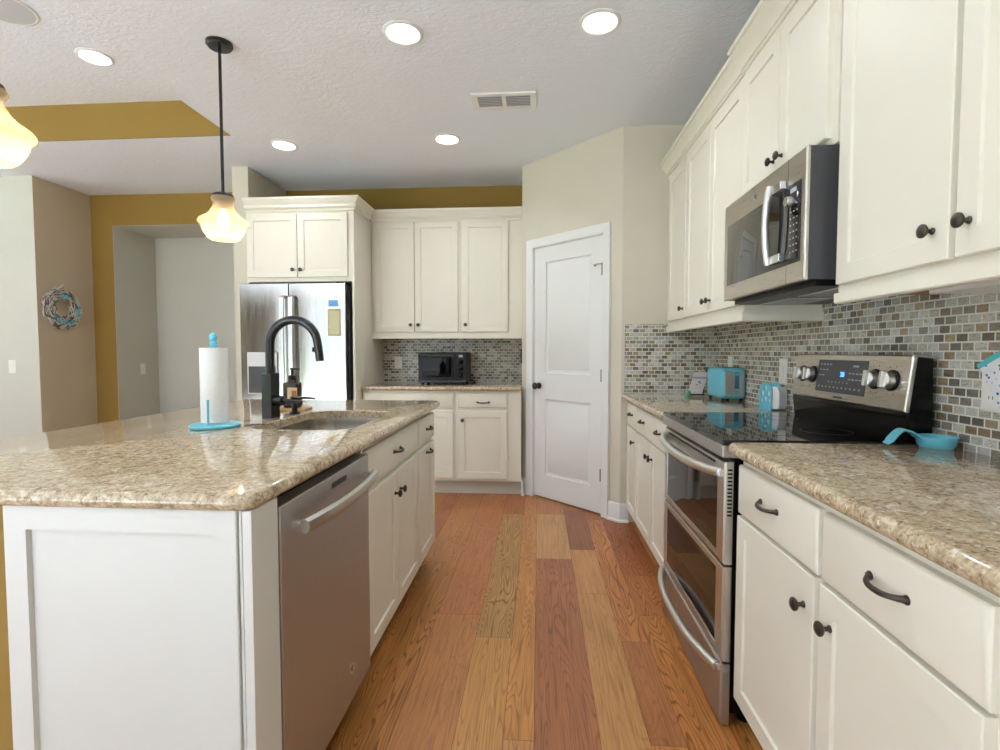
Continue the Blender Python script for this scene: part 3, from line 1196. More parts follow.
# ------------------------------------------------------------ range
t = thing('range', 'stainless double-oven electric range with black glass cooktop between the counters', 'range', (0.636, 2.424, 0), R_RIGHT)
RW = 0.772
m = MB()
m.box(0.004, RW - 0.004, -0.022, 0.575, 0.045, 0.902)
m.build('body', M['blackgloss'], t, 0.002)
for x in (0.05, RW - 0.05):
    for y in (0.04, 0.52):
        m = MB()
        m.lathe([(0.022, 0), (0.022, 0.01), (0.012, 0.014), (0.012, 0.046)], (x, y, 0.0), (0, 0, 1), 14)
        m.build('foot', M['black'], t)
m = MB()
m.box(0.0, RW, -0.062, 0.500, 0.910, 0.928)
ck = m.build('cooktop', M['blackglass'], t, 0.004)
for cx, cy, r in ((0.20, 0.12, 0.095), (0.56, 0.12, 0.115), (0.20, 0.36, 0.075), (0.56, 0.36, 0.08)):
    m = MB()
    m.lathe([(r, 0), (r, 0.0004), (r - 0.0015, 0.0004), (r - 0.0015, 0)], (cx, cy, 0.9280), (0, 0, 1), 48, False, False)
    m.build('burner_ring', M['charcoal'], ck)
m = MB()
m.box(0.0, RW, -0.062, -0.005, 0.870, 0.911)
m.build('front_rim', M['steel_dark'], t, 0.006)


def oven_door(z0, z1, wz0, wz1, name, slots=False):
    f = MB()
    # steel frame around a sunk window
    Ls = []
    x0, x1 = 0.004, RW - 0.004
    for xa, xb, za, zb, y in ((x0, x1, z0, z1, -0.024), (x0, x1, z0, z1, -0.046), (x0 + 0.005, x1 - 0.005, z0 + 0.004, z1 - 0.004, -0.052),
                              (x0 + 0.05, x1 - 0.062, wz0, wz1, -0.052), (x0 + 0.052, x1 - 0.064, wz0 + 0.002, wz1 - 0.002, -0.047)):
        Ls.append(rect(xa, xb, za, zb, y))
    f.loops(Ls, True, True)
    dr = f.build(name, M['steel'], t, 0.0)
    w = MB()
    w.box(x0 + 0.053, x1 - 0.065, -0.0505, -0.0475, wz0 + 0.003, wz1 - 0.003)
    w.build('window', M['smokeglass'], dr)
    return dr


d1 = oven_door(0.530, 0.858, 0.553, 0.800, 'upper_oven_door')
m = MB()
for i in range(13):
    z = 0.832 - i * 0.012
    m.box(RW - 0.0045, RW - 0.0035, -0.042, -0.028, z - 0.003, z + 0.003)
m.build('side_vents', M['black'], d1)
m = MB()
for i in range(22):
    x = 0.075 + i * 0.028
    m.box(x, x + 0.020, -0.0535, -0.050, 0.838, 0.846)
m.build('top_vents', M['black'], d1)
d2 = oven_door(0.214, 0.522, 0.246, 0.498, 'lower_oven_door')


def bow_handle(parent, z, out, y0, droop=0.0):
    h = MB()
    pts, rs = [], []
    for i in range(29):
        u = i / 28.0
        e = abs(2 * u - 1)
        pts.append((0.018 + (RW - 0.036) * u, y0 - out * (1 - e ** 2.6) - 0.006, z - droop * (1 - e ** 2)))
        rs.append(0.0155)
    h.tube(pts, rs, 12)
    o = h.build('handle', M['bar'], parent)
    for x in (0.02, RW - 0.02):
        b = MB()
        b.box(x - 0.011, x + 0.011, y0 - 0.012, y0 + 0.004, z - 0.014, z + 0.014)
        b.build('handle_bracket', M['chrome'], parent, 0.003)
    return o


bow_handle(d1, 0.822, 0.045, -0.054, 0.01)
m = MB()
Ls = []
for xa, xb, za, zb, y in ((0.004, RW - 0.004, 0.006, 0.206, -0.024), (0.004, RW - 0.004, 0.006, 0.206, -0.046), (0.009, RW - 0.009, 0.011, 0.201, -0.052)):
    Ls.append(rect(xa, xb, za, zb, y))
m.loops(Ls, True, True)
d3 = m.build('storage_drawer', M['steel_dark'], t)
bow_handle(d3, 0.192, 0.050, -0.054, 0.0)
# backguard
BY0 = 0.494
m = MB()
prof = [(BY0 + 0.004, 0.921), (BY0 - 0.002, 0.935), (BY0 - 0.010, 1.008), (BY0 + 0.012, 1.192), (BY0 + 0.060, 1.192), (BY0 + 0.066, 0.921)]
m.loops([[(x, y, z) for y, z in prof] for x in (0.056, RW - 0.002)])
bgd = m.build('backguard', M['blackgloss'], t, 0.003)
# tilted steel fascia
tilt = math.atan2(0.022, 0.184)
fm = T(0, BY0 - 0.010, 1.008) @ Matrix.Rotation(-tilt, 4, 'X')
m = MB()
m.rect_rings(0.062, RW - 0.002, 0.010, 0.186, [(0, 0.004), (0, -0.006), (0.004, -0.010)])
m.xf(fm)
fas = m.build('control_fascia', M['steel_h'], t)
m = MB()
m.box(RW - 0.012, RW - 0.001, -0.010, 0.058, 0.182, 0.190)
m.xf(fm)
m.build('top_trim', M['steel'], bgd, 0.002)
m = MB()
m.box(0.254, 0.566, -0.0115, -0.009, 0.040, 0.164)
m.xf(fm)
disp = m.build('display', M['charcoal'], fas)
fl = fm @ T(0, -0.012, 0)
LEG = []
for r_, z in enumerate((0.147, 0.126, 0.104)):
    LEG += [(0.276 + i * 0.022, 0.0065, z, 0.002) for i in range(4 - r_)]
for z in (0.116, 0.094):
    LEG += [(0.470 + i * 0.021, 0.0065, z, 0.002) for i in range(4)]
LEG += [(0.276 + i * 0.026, 0.004, 0.060, 0.003) for i in range(11)]
LEG += [(0.340 + i * 0.024, 0.003, 0.080, 0.0025) for i in range(6)]
LEG += [(0.500, 0.016, 0.143, 0.003)]
for x, hw_, z, hh_ in LEG:
    m = MB()
    m.box(x - hw_, x + hw_, -0.0122, -0.011, z - hh_, z + hh_)
    m.xf(fm)
    m.build('touch_legend', M['panelprint'], fas)
lettering('display_digits', '20', 0.026, fl @ T(0.424, -0.0002, 0.110) @ RX90, M['bluedigits'], fas)
lettering('brand_lettering', 'SAMSUNG', 0.013, fl @ T(0.412, 0.0016, 0.024) @ RX90, M['charcoal'], fas)
for x in (0.142, 0.218, 0.612, 0.694):
    m = MB()
    m.lathe([(0.034, 0), (0.034, 0.004), (0.030, 0.006)], (x, -0.010, 0.104), (0, -1, 0), 28)
    m.xf(fm)
    kn = m.build('burner_knob', M['black'], t)
    m = MB()
    m.lathe([(0.027, 0.004), (0.026, 0.018), (0.024, 0.026), (0.020, 0.028)], (x, -0.010, 0.104), (0, -1, 0), 28)
    m.box(x - 0.007, x + 0.007, -0.050, -0.030, 0.078, 0.130)
    m.xf(fm)
    m.build('grip', M['bar'], kn, 0.002)
    m = MB()
    for i in range(9):
        a = math.radians(-60 + i * 37)
        m.lathe([(0.0022, 0), (0.0022, 0.0006)], (x + 0.046 * math.sin(a), -0.010, 0.104 + 0.046 * math.cos(a)), (0, -1, 0), 8)
    m.xf(fm)
    m.build('dial_marks', M['charcoal'], fas)

# ------------------------------------------------------------ microwave
t = thing('microwave', 'stainless over-the-range microwave with vertical bar handle under the short wall cabinet', 'microwave', (0.835, 2.322, 1.405), R_RIGHT)
m = MB()
m.box(0.0, 0.680, -0.024, 0.380, 0.018, 0.418)
m.build('body', M['charcoal'], t, 0.003)
m = MB()
m.box(0.015, 0.665, 0.006, 0.375, 0.0, 0.018)
ub = m.build('underside', M['black'], t, 0.002)
m = MB()
for x0 in (0.05, 0.37):
    m.box(x0, x0 + 0.25, 0.10, 0.26, -0.004, 0.0)
m.build('grease_filter', M['ventgrey'], ub)
m = MB()
m.rect_rings(0.0, 0.682, 0.017, 0.418, [(0, -0.024), (0, -0.031), (0.004, -0.035)])
fr = m.build('door', M['steel_h'], t)
m = MB()
m.box(0.566, 0.5675, -0.0354, -0.03, 0.02, 0.415)
m.build('door_seam', M['black'], fr)
m = MB()
m.rect_rings(0.040, 0.655, 0.078, 0.328, [(0, -0.034), (0, -0.0362), (0.002, -0.037)])
wn = m.build('window', M['mwglass'], fr)
m = MB()
m.rect_rings(0.548, 0.655, 0.090, 0.326, [(0, -0.036), (0, -0.0375), (0.001, -0.038)])
cp = m.build('control_panel', M['blackglass'], t)
for r_ in range(7):
    for q in range(3):
        x = 0.592 + q * 0.020
        z = 0.112 + r_ * 0.021
        m = MB()
        m.box(x, x + 0.008, -0.0386, -0.037, z, z + 0.004)
        m.build('button', M['ventgrey'], cp)
m = MB()
m.box(0.590, 0.630, -0.0386, -0.037, 0.300, 0.314)
m.build('clock_display', M['panelprint'], cp)
m = MB()
m.lathe([(0.016, 0), (0.016, 0.018), (0.014, 0.022)], (0.604, -0.037, 0.272), (0, -1, 0), 22)
m.build('dial', M['chrome'], cp)
m = MB()
pts = []
for i in range(21):
    u = i / 20.0
    e = abs(2 * u - 1)
    pts.append((0.486, -0.058 - 0.012 * (1 - e ** 2), 0.092 + 0.262 * u))
m.tube(pts, 0.012, 12)
hd = m.build('handle', M['bar'], t)
for z in (0.106, 0.338):
    m = MB()
    m.box(0.476, 0.560, -0.058, -0.036, z - 0.014, z + 0.014)
    m.build('handle_bracket', M['chrome'], hd, 0.004)
badge(t, 0.318, -0.0352, 0.372, 0.016)

# ------------------------------------------------------------ fridge
t = thing('refrigerator', 'stainless french-door refrigerator standing in the cream cabinet housing', 'refrigerator', (-1.983, 4.10, 0))
m = MB()
m.box(-0.388, 0.448, 0.02, 0.70, 0.03, 1.735)
m.build('body', M['charcoal'], t, 0.003)


def fdoor(x0, x1, z0, z1, name):
    f = MB()
    Ls = []
    n = 10
    # gently crowned front
    prof = []
    for i in range(n + 1):
        u = i / n
        prof.append((x0 + (x1 - x0) * u, -0.050 - 0.0035 * (1 - (2 * u - 1) ** 2)))
    outline = [(x0, 0.014)] + [(x0 + 0.001, -0.0500)] + prof[1:-1] + [(x1 - 0.001, -0.0500)] + [(x1, 0.014)]
    f.loops([[(x, y, z) for x, y in outline] for z in (z0, z1)])
    return f.build(name, M['fridge'], t, 0.003)


fd1 = fdoor(-0.440, -0.030, 0.70, 1.752, 'fridge_door')
fd2 = fdoor(-0.025, 0.441, 0.70, 1.752, 'fridge_door')
fd3 = fdoor(-0.440, 0.441, 0.06, 0.69, 'freezer_drawer')
for f, x in ((fd1, -0.062), (fd2, 0.012)):
    m = MB()
    pts = [(x, -0.062, 0.80), (x, -0.100, 0.82), (x, -0.108, 1.20), (x, -0.100, 1.635), (x, -0.062, 1.655)]
    L = []
    for p in pts:
        L.append([(p[0] + a, p[1] + b, p[2]) for a, b in ((-0.020, 0), (-0.017, -0.010), (0.017, -0.010), (0.020, 0), (0.015, 0.008), (-0.015, 0.008))])
    m.loops(L)
    m.build('handle', M['chrome'], f, 0.002)
m = MB()
m.tube([(-0.30, -0.06, 0.60), (-0.28, -0.10, 0.60), (0.28, -0.10, 0.60), (0.30, -0.06, 0.60)], 0.012, 10)
m.build('handle', M['chrome'], fd3)
m = MB()
m.box(-0.378, -0.125, -0.066, -0.055, 0.86, 1.20)
m.build('dispenser_frame', M['steel_dark'], fd1, 0.003)
dp = fd1
m = MB()
m.box(-0.366, -0.137, -0.068, -0.060, 0.87, 1.085)
m.build('dispenser_recess', M['charcoal'], dp)
m = MB()
m.box(-0.19, -0.14, -0.068, -0.060, 1.10, 1.185)
m.build('dispenser_display', M['plate'], dp)
badge(t, 0.357, -0.056, 1.641, 0.017)
m = MB()
m.box(0.35, 0.43, 0.0, 0.06, 1.752, 1.772)
m.build('hinge_cover', M['black'], t, 0.003)

m = MB()
m.box(-1.685, -1.582, 4.0432, 4.0456, 1.330, 1.545)
nt = m.build('fridge_note', M['notetrim'], None)
tag(nt, 'tall pale yellow notepad sheet with patterned border stuck on the fridge door', 'note')
m = MB()
m.box(-1.674, -1.593, 4.0424, 4.0433, 1.345, 1.530)
m.build('writing_area', M['notepaper'], nt)
m = MB()
m.box(-1.678, -1.602, 4.0432, 4.0456, 1.566, 1.616)
mg = m.build('fridge_magnet', M['magnet'], None)
tag(mg, 'small blue picture magnet on the fridge door above the yellow note', 'magnet')

# ------------------------------------------------------------ faucet, soap, paper towel
t = thing('faucet', 'matte black gooseneck kitchen faucet on square base behind the island sink', 'faucet', (-1.158, 2.155, 0.918))
m = MB()
rm = Matrix.Rotation(math.radians(-14), 4, 'Z')
m.box(-0.026, 0.026, -0.026, 0.026, 0, 0.194)
m.xf(rm)
m.build('base', M['matteblack'], t, 0.002)
m = MB()
pts = [(0, 0, 0.19), (0, 0, 0.30)]
cx, rr = 0.102, 0.102
for i in range(1, 21):
    a = PI - i * (PI * 0.97) / 20
    pts.append((cx + rr * math.cos(a), 0.02 * i / 20, 0.318 + rr * math.sin(a) * 1.03))
pts += [(0.209, 0.022, 0.285), (0.213, 0.023, 0.245)]
rs = [0.019] * (len(pts) - 6) + [0.019, 0.0185, 0.018, 0.018, 0.018, 0.017]
m.tube(pts, rs, 16)
sp = m.build('spout', M['matteblack'], t)
m = MB()
m.box(0.183, 0.193, 0.010, 0.024, 0.285, 0.305)
m.build('spray_button', M['black'], sp, 0.002)
m = MB()
m.lathe([(0.022, 0.0), (0.022, 0.035), (0.019, 0.042)], (0.024, -0.006, 0.075), (1, -0.24, 0), 18)
hv = m.build('handle', M['matteblack'], t)
m = MB()
m.tube([(0.066, -0.016, 0.078), (0.10, -0.022, 0.076), (0.155, -0.030, 0.072)], [0.010, 0.007, 0.0055], 10)
m.build('lever', M['matteblack'], hv)

t = thing('soap_dispenser', 'black deck-mounted soap dispenser with thin spout between faucet and sink', 'soap dispenser', (-1.115, 2.285, 0.918))
m = MB()
m.lathe([(0.024, 0), (0.024, 0.008), (0.013, 0.014), (0.012, 0.055), (0.018, 0.060), (0.018, 0.080), (0.008, 0.084)])
m.build('stem', M['matteblack'], t)
m = MB()
m.tube([(0, 0, 0.072), (0.05, -0.008, 0.076), (0.105, -0.015, 0.074)], [0.008, 0.006, 0.005], 10)
m.build('nozzle', M['matteblack'], t)

t = thing('soap_bottle', 'square dark amber soap bottle with black pump on a wooden tray', 'bottle', (-1.205, 2.45, 0.930))
m = MB()
m.box(-0.038, 0.038, -0.028, 0.028, 0, 0.125)
m.build('bottle_body', M['amber'], t, 0.010, seg=3)
m = MB()
m.lathe([(0.026, 0.122), (0.018, 0.138), (0.016, 0.142)], n=20)
m.build('shoulder', M['amber'], t)
m = MB()
m.box(-0.012, 0.037, -0.0290, -0.0275, 0.030, 0.100)
lb = m.build('bottle_label', M['labelcream'], t)
m = MB()
m.box(0.010, 0.035, -0.0296, -0.0285, 0.034, 0.085)
m.build('label_print', M['labelorange'], lb)
m = MB()
m.lathe([(0.019, 0.138), (0.019, 0.156), (0.012, 0.160), (0.006, 0.162), (0.006, 0.185), (0.011, 0.186), (0.011, 0.194), (0.004, 0.196)], n=18)
m.tube([(0, 0, 0.190), (0.035, -0.008, 0.191), (0.042, -0.010, 0.186)], 0.0045, 8)
m.build('pump', M['black'], t)
m = MB()
m.box(-1.265, -1.125, 2.405, 2.495, 0.9185, 0.929)
o = m.build('soap_tray', M['traywood'], None, 0.003)
tag(recenter(o), 'small light wooden tray under the amber soap bottle', 'tray')

t = thing('paper_towel_holder', 'aqua paper towel holder with round base and turned finial on the island', 'paper towel holder', (-1.222, 1.865, 0.918))
m = MB()
m.lathe([(0.084, 0), (0.088, 0.004), (0.088, 0.010), (0.081, 0.016), (0.06, 0.018), (0.02, 0.019)], n=40)
m.build('base', M['aqua'], t)
m = MB()
m.lathe([(0.011, 0.012), (0.011, 0.300), (0.014, 0.303), (0.014, 0.309), (0.009, 0.313), (0.013, 0.318), (0.013, 0.322), (0.009, 0.326), (0.014, 0.333), (0.015, 0.340), (0.011, 0.350), (0.003, 0.358)], n=20)
m.build('post', M['aqua'], t)
m = MB()
m.tube([(0.020, -0.072, 0.012), (0.020, -0.072, 0.11)], 0.004, 8)
m.build('tension_arm', M['aqua'], t)
for a in (0.6, 2.5, 3.9, 5.6):
    m = MB()
    m.lathe([(0.007, 0.0), (0.007, 0.004)], (0.072 * math.cos(a), 0.072 * math.sin(a), -0.0005))
    m.build('foot', M['black'], t)
m = MB()
m.lathe([(0.013, 0), (0.048, 0), (0.048, 0.280), (0.013, 0.280)], (-1.222, 1.865, 0.9385), n=40, cap0=False, cap1=False)
m.lathe([(0.013, 0.280), (0.013, 0)], (-1.222, 1.865, 0.9385), n=40, cap0=False, cap1=False)
o = m.build('paper_towel_roll', M['paper'], None)
tag(recenter(o), 'white paper towel roll standing on the aqua holder', 'paper towels')

m = MB()
for i in range(5):
    m.tube([(-1.115 + 0.012 * i + 0.006 * math.cos(a), 1.90 + 0.006 * i + 0.005 * math.sin(a), 0.9215 + 0.001 * (i % 2)) for a in [2 * PI * q / 10 for q in range(11)]], 0.0018, 6)
o = m.build('drain_chain', M['matteblack'], None)
tag(recenter(o), 'short dark chain lying on the granite beside the paper towel base', 'chain')

# ------------------------------------------------------------ range-side counter items
t = thing('toaster', 'aqua and steel two-slice toaster on the granite beside the range', 'toaster', (1.142, 3.250, 0.914))
m = MB()
m.box(-0.072, 0.072, -0.132, 0.132, 0.012, 0.192)
m.build('shell', M['aqua'], t, 0.022, seg=4)
m = MB()
m.box(-0.052, 0.056, -0.1345, -0.126, 0.030, 0.170)
fp = m.build('front_plate', M['steel'], t, 0.003)
m = MB()
m.box(0.004, 0.030, -0.1358, -0.130, 0.072, 0.168)
m.build('lever_slot', M['aquadark'], fp)
m = MB()
m.box(-0.006, 0.040, -0.152, -0.132, 0.150, 0.164)
m.build('lever', M['aqua'], t, 0.003)
m = MB()
m.lathe([(0.014, 0), (0.014, 0.010), (0.011, 0.013)], (0.012, -0.134, 0.050), (0, -1, 0), 20)
m.build('browning_dial', M['aqua'], t)
for z in (0.046, 0.060, 0.074):
    m = MB()
    m.lathe([(0.005, 0), (0.005, 0.004)], (-0.030, -0.134, z), (0, -1, 0), 12)
    m.build('button', M['aqua'], t)
m = MB()
m.box(-0.050, 0.050, -0.11, 0.11, 0.186, 0.1935)
tp = m.build('top_plate', M['steel'], t, 0.002)
for x in (-0.022, 0.022):
    m = MB()
    m.box(x - 0.012, x + 0.012, -0.095, 0.095, 0.1915, 0.1942)
    m.build('bread_slot', M['darkvoid'], tp)
for sx in (-1, 1):
    for sy in (-1, 1):
        m = MB()
        m.lathe([(0.010, 0), (0.012, 0.014)], (sx * 0.052, sy * 0.11, 0), n=12)
        m.build('foot', M['black'], t)

t = thing('napkin_holder', 'aqua pierced napkin holder standing by the range backguard', 'napkin holder', (1.152, 2.66, 0.914), math.radians(-66))


def arch_plate(y, th, w, h, holes):
    bm = bmesh.new()
    pts = [(-w / 2, 0.0), (w / 2, 0.0), (w / 2, h - w / 2)]
    for i in range(1, 12):
        a = PI * i / 12
        pts.append((w / 2 * math.cos(a), h - w / 2 + w / 2 * math.sin(a)))
    pts.append((-w / 2, h - w / 2))
    vs = [bm.verts.new((x, 0, z)) for x, z in pts]
    es = [bm.edges.new((vs[i], vs[(i + 1) % len(vs)])) for i in range(len(vs))]
    for hx, hz, hr in holes:
        hv_ = [bm.verts.new((hx + hr * 0.7 * math.cos(2 * PI * j / 10), 0, hz + hr * math.sin(2 * PI * j / 10))) for j in range(10)]
        es += [bm.edges.new((hv_[j], hv_[(j + 1) % 10])) for j in range(10)]
    bmesh.ops.triangle_fill(bm, use_beauty=True, use_dissolve=False, edges=es)
    r = bmesh.ops.extrude_face_region(bm, geom=bm.faces[:])
    nv = [e for e in r['geom'] if isinstance(e, bmesh.types.BMVert)]
    bmesh.ops.translate(bm, verts=nv, vec=(0, th, 0))
    bmesh.ops.translate(bm, verts=bm.verts[:], vec=(0, y, 0.008))
    bmesh.ops.recalc_face_normals(bm, faces=bm.faces)
    me_ = bpy.data.meshes.new('plate')
    bm.to_mesh(me_)
    bm.free()
    me_.materials.append(M['aqua'])
    o_ = bpy.data.objects.new('side_plate', me_)
    COL.objects.link(o_)
    o_.parent = t
    return o_


hl = [(0, 0.105, 0.013), (-0.018, 0.075, 0.013), (0.018, 0.075, 0.013), (0, 0.048, 0.012), (-0.022, 0.040, 0.009), (0.022, 0.040, 0.009), (-0.015, 0.018, 0.006), (0.015, 0.018, 0.006)]
arch_plate(-0.032, 0.004, 0.075, 0.130, hl)
arch_plate(0.028, 0.004, 0.075, 0.130, hl)
m = MB()
m.box(-0.038, 0.038, -0.034, 0.034, 0.0, 0.008)
m.build('base', M['aqua'], t, 0.002)
m = MB()
for i in range(9):
    y = -0.026 + i * 0.0058
    pts = [(-0.056, 0.002), (0.056, 0.002), (0.066, 0.02), (0.066, 0.085), (0.050, 0.108), (-0.050, 0.108), (-0.066, 0.085), (-0.066, 0.02)]
    m.loops([[(x * 0.82 + 0.022, yy, z + 0.0085) for x, z in pts] for yy in (y, y + 0.004)])
o = m.build('napkins', M['napkin'], None, 0.0)
o.location = (1.152, 2.66, 0.914)
o.rotation_euler = (0, 0, math.radians(-66))
tag(o, 'stack of white paper napkins held in the aqua napkin holder', 'napkins')

t = thing('recipe_stand', 'dark wire easel with sea-green glass foot beside the corner tiles', 'stand', (1.035, 3.515, 0.914), math.radians(-12))
m = MB()
m.tube([(-0.05, -0.015, 0.006), (0.06, -0.015, 0.006)], 0.004, 8)
m.tube([(0.03, 0.0, 0.004), (0.078, 0.03, 0.175)], 0.004, 8)
m.tube([(-0.03, 0.0, 0.004), (0.010, 0.03, 0.16)], 0.004, 8)
m.tube([(0.06, 0.09, 0.004), (0.078, 0.03, 0.175)], 0.004, 8)
m.build('wire_frame', M['matteblack'], t)
m = MB()
m.lathe([(0.020, 0), (0.022, 0.012), (0.016, 0.03), (0.004, 0.036)], (-0.045, -0.02, 0.0), n=14)
m.build('glass_foot', M['greenglass'], t)
m = MB()
sh = 0.30
q = [(-0.045, 0.012), (0.045, 0.012), (0.045 + 0.145 * sh, 0.155), (-0.045 + 0.145 * sh, 0.155)]
m.loops([[(x, y + 0.12 * z - 0.008, z) for x, z in q] for y in (0.0, 0.003)])
o = m.build('recipe_card', M['card'], None)
m = MB()
def cq(x, z):
    return (x + z * sh - 0.0, z)
q = [cq(-0.0485, 0.112), cq(0.0415, 0.112), cq(0.0415, 0.124), cq(-0.0485, 0.124)]
m.loops([[(x, y + 0.12 * z - 0.0086, z) for x, z in q] for y in (-0.0006, 0.0004)])
m.build('card_stripe', M['cardhead'], o)
m = MB()
for x, z in ((-0.005, 0.085), (0.006, 0.078), (-0.012, 0.068), (0.0, 0.09)):
    a = cq(x, z)
    m.box(a[0], a[0] + 0.010, 0.12 * z - 0.0094, 0.12 * z - 0.0084, z, z + 0.006)
m.build('card_print', M['charcoal'], o)
o.location = (1.033, 3.505, 0.914)
o.rotation_euler = (0, 0, math.radians(-12))
tag(o, 'slanted pale printed card leaning on the dark wire easel', 'card')

# spoon rest: shallow bowl with an arched handle
t = thing('spoon_rest', 'aqua spoon rest with arched handle on the granite beside the range', 'spoon rest', (1.160, 1.590, 0.925))
m = MB()
m.lathe([(0.002, 0.004), (0.036, 0.004), (0.043, 0.012), (0.047, 0.030), (0.050, 0.033), (0.050, 0.028), (0.046, 0.008), (0.039, 0.0), (0.002, 0.0)], n=36)
m.build('bowl', M['aqua'], t)
m = MB()
L = []
for i in range(17):
    u = i / 16.0
    x = -0.043 - 0.088 * u
    y = 0.004 + 0.012 * u
    z = 0.026 + 0.026 * math.sin(PI * min(1, u * 1.1) * 0.9) - 0.030 * max(0, u - 0.55) ** 1.2 * 2.0
    z = max(z, 0.007)
    w = 0.021 + 0.004 * abs(2 * u - 1)
    if u > 0.93:
        w *= 0.7
    d2_ = Vector((0.13, 0.99, 0)) * w
    L.append([(x - d2_.x, y - d2_.y, z), (x + d2_.x, y + d2_.y, z), (x + d2_.x, y + d2_.y, z - 0.006), (x - d2_.x, y - d2_.y, z - 0.006)])
m.loops(L)
m.build('handle', M['aqua'], t, 0.002)

# hanging pot holder
t = thing('pot_holder', 'white printed pot holder with aqua binding hanging on the tiled wall', 'pot holder', (1.196, 1.500, 1.167), 0)
uy, vz = Vector((0, -0.88, 0.475)), Vector((0, -0.545, -0.84))
m = MB()
Ls = []
for x in (-0.004, 0.004):
    Ls.append([Vector((x, 0, 0)), uy * 0.2 + Vector((x, 0, 0)), uy * 0.2 + vz * 0.2 + Vector((x, 0, 0)), vz * 0.2 + Vector((x, 0, 0))])
m.loops(Ls)
m.build('quilted_pad', M['cloth'], t, 0.003)
m = MB()
Ls = []
for x in (-0.0055, 0.0055):
    Ls.append([Vector((x, 0, 0)) - vz * 0.002, uy * 0.2 + Vector((x, 0, 0)) - vz * 0.002, uy * 0.2 + vz * 0.012 + Vector((x, 0, 0)), vz * 0.012 + Vector((x, 0, 0))])
m.loops(Ls)
m.build('binding', M['clothaqua'], t)
m = MB()
for a, b, r in ((0.02, 0.155, 0.022), (0.05, 0.165, 0.018), (0.03, 0.178, 0.016)):
    c0 = uy * a + vz * b
    m.lathe([(r, 0), (r, 0.0015), (0.001, 0.002)], c0 + Vector((-0.0040, 0, 0)), (-1, 0, 0), 9)
m.build('red_print', M['clothred'], t)
m = MB()
m.tube([uy * 0.195, uy * 0.215 - vz * 0.01, uy * 0.22 - vz * 0.025, Vector((0.018, 0, 0)) + uy * 0.222 - vz * 0.03], 0.003, 8)
m.build('hanging_loop', M['clothaqua'], t)

# ------------------------------------------------------------ toaster oven and black utensil
t = thing('toaster_oven', 'black toaster oven with glass door and three knobs on the back counter', 'toaster oven', (-0.838, 4.59, 0.914))
m = MB()
m.box(-0.215, 0.215, -0.125, 0.17, 0.018, 0.285)
m.build('body', M['black'], t, 0.008)
for sx in (-1, 1):
    for sy in (-0.10, 0.14):
        m = MB()
        m.lathe([(0.014, 0), (0.012, 0.02)], (sx * 0.18, sy, 0), n=12)
        m.build('foot', M['black'], t)
m = MB()
m.rect_rings(-0.205, 0.108, 0.042, 0.272, [(0, -0.124), (0, -0.134), (0.004, -0.138), (0.024, -0.138), (0.026, -0.134)])
od = m.build('door', M['black'], t)
m = MB()
m.box(-0.178, 0.081, -0.1375, -0.134, 0.069, 0.236)
m.build('window', M['smokeglass'], od)
m = MB()
m.tube([(-0.185, -0.137, 0.256), (-0.180, -0.162, 0.256), (0.084, -0.162, 0.256), (0.089, -0.137, 0.256)], 0.008, 10)
m.build('handle', M['charcoal'], od)
m = MB()
m.box(0.114, 0.210, -0.1265, -0.120, 0.030, 0.275)
pn = m.build('control_panel', M['black'], t)
for z in (0.085, 0.145, 0.205):
    m = MB()
    m.lathe([(0.022, 0), (0.022, 0.006), (0.017, 0.008), (0.016, 0.024), (0.013, 0.026)], (0.162, -0.126, z), (0, -1, 0), 22)
    m.build('knob', M['blackgloss'], pn)
m = MB()
m.box(0.145, 0.18, -0.129, -0.126, 0.242, 0.262)
m.build('indicator', M['ventgrey'], pn)
m = MB()
m.box(-0.20, 0.20, -0.130, -0.124, 0.022, 0.036)
m.build('crumb_tray', M['charcoal'], t)
m = MB()
m.tube([(0.216, 0.10, 0.035), (0.255, 0.06, 0.02), (0.275, 0.02, 0.008), (0.24, 0.0, 0.006)], 0.006, 8)
m.build('power_cord', M['black'], t)

t = thing('wall_utensil', 'slim black utensil hanging on the pantry return wall by the back counter', 'utensil', (-0.148, 4.60, 1.10))
m = MB()
m.lathe([(0.008, 0.0), (0.012, 0.01), (0.012, 0.11), (0.009, 0.13)], n=14)
m.build('handle', M['black'], t)
m = MB()
m.tube([(0, 0, 0.128), (0, 0, 0.19), (0.006, 0, 0.20)], 0.0035, 8)
m.build('hanger', M['black'], t)

# ------------------------------------------------------------ outlets and switches


def plate(name, label, cat, loc, rz, w=0.072, h=0.116, kind='outlet'):
    t_ = thing(name, label, cat, loc, rz)
    m = MB()
    m.rect_rings(-w / 2, w / 2, -h / 2, h / 2, [(0, 0.0), (0, -0.003), (0.004, -0.006)])
    m.build('cover_plate', M['plate'], t_)
    if kind == 'outlet':
        for z in (-0.02, 0.02):
            m = MB()
            m.lathe([(0.0165, 0), (0.0165, 0.0012)], (0, -0.0062, z), (0, -1, 0), 20)
            s_ = m.build('socket', M['plate'], t_)
            m = MB()
            for x in (-0.006, 0.006):
                m.box(x - 0.001, x + 0.001, -0.0078, -0.007, z - 0.004, z + 0.005)
            m.build('slots', M['charcoal'], s_)
    else:
        m = MB()
        m.box(-0.016, 0.016, -0.009, -0.005, -0.033, 0.033)
        m.build('rocker', M['plate'], t_, 0.002)
    return t_


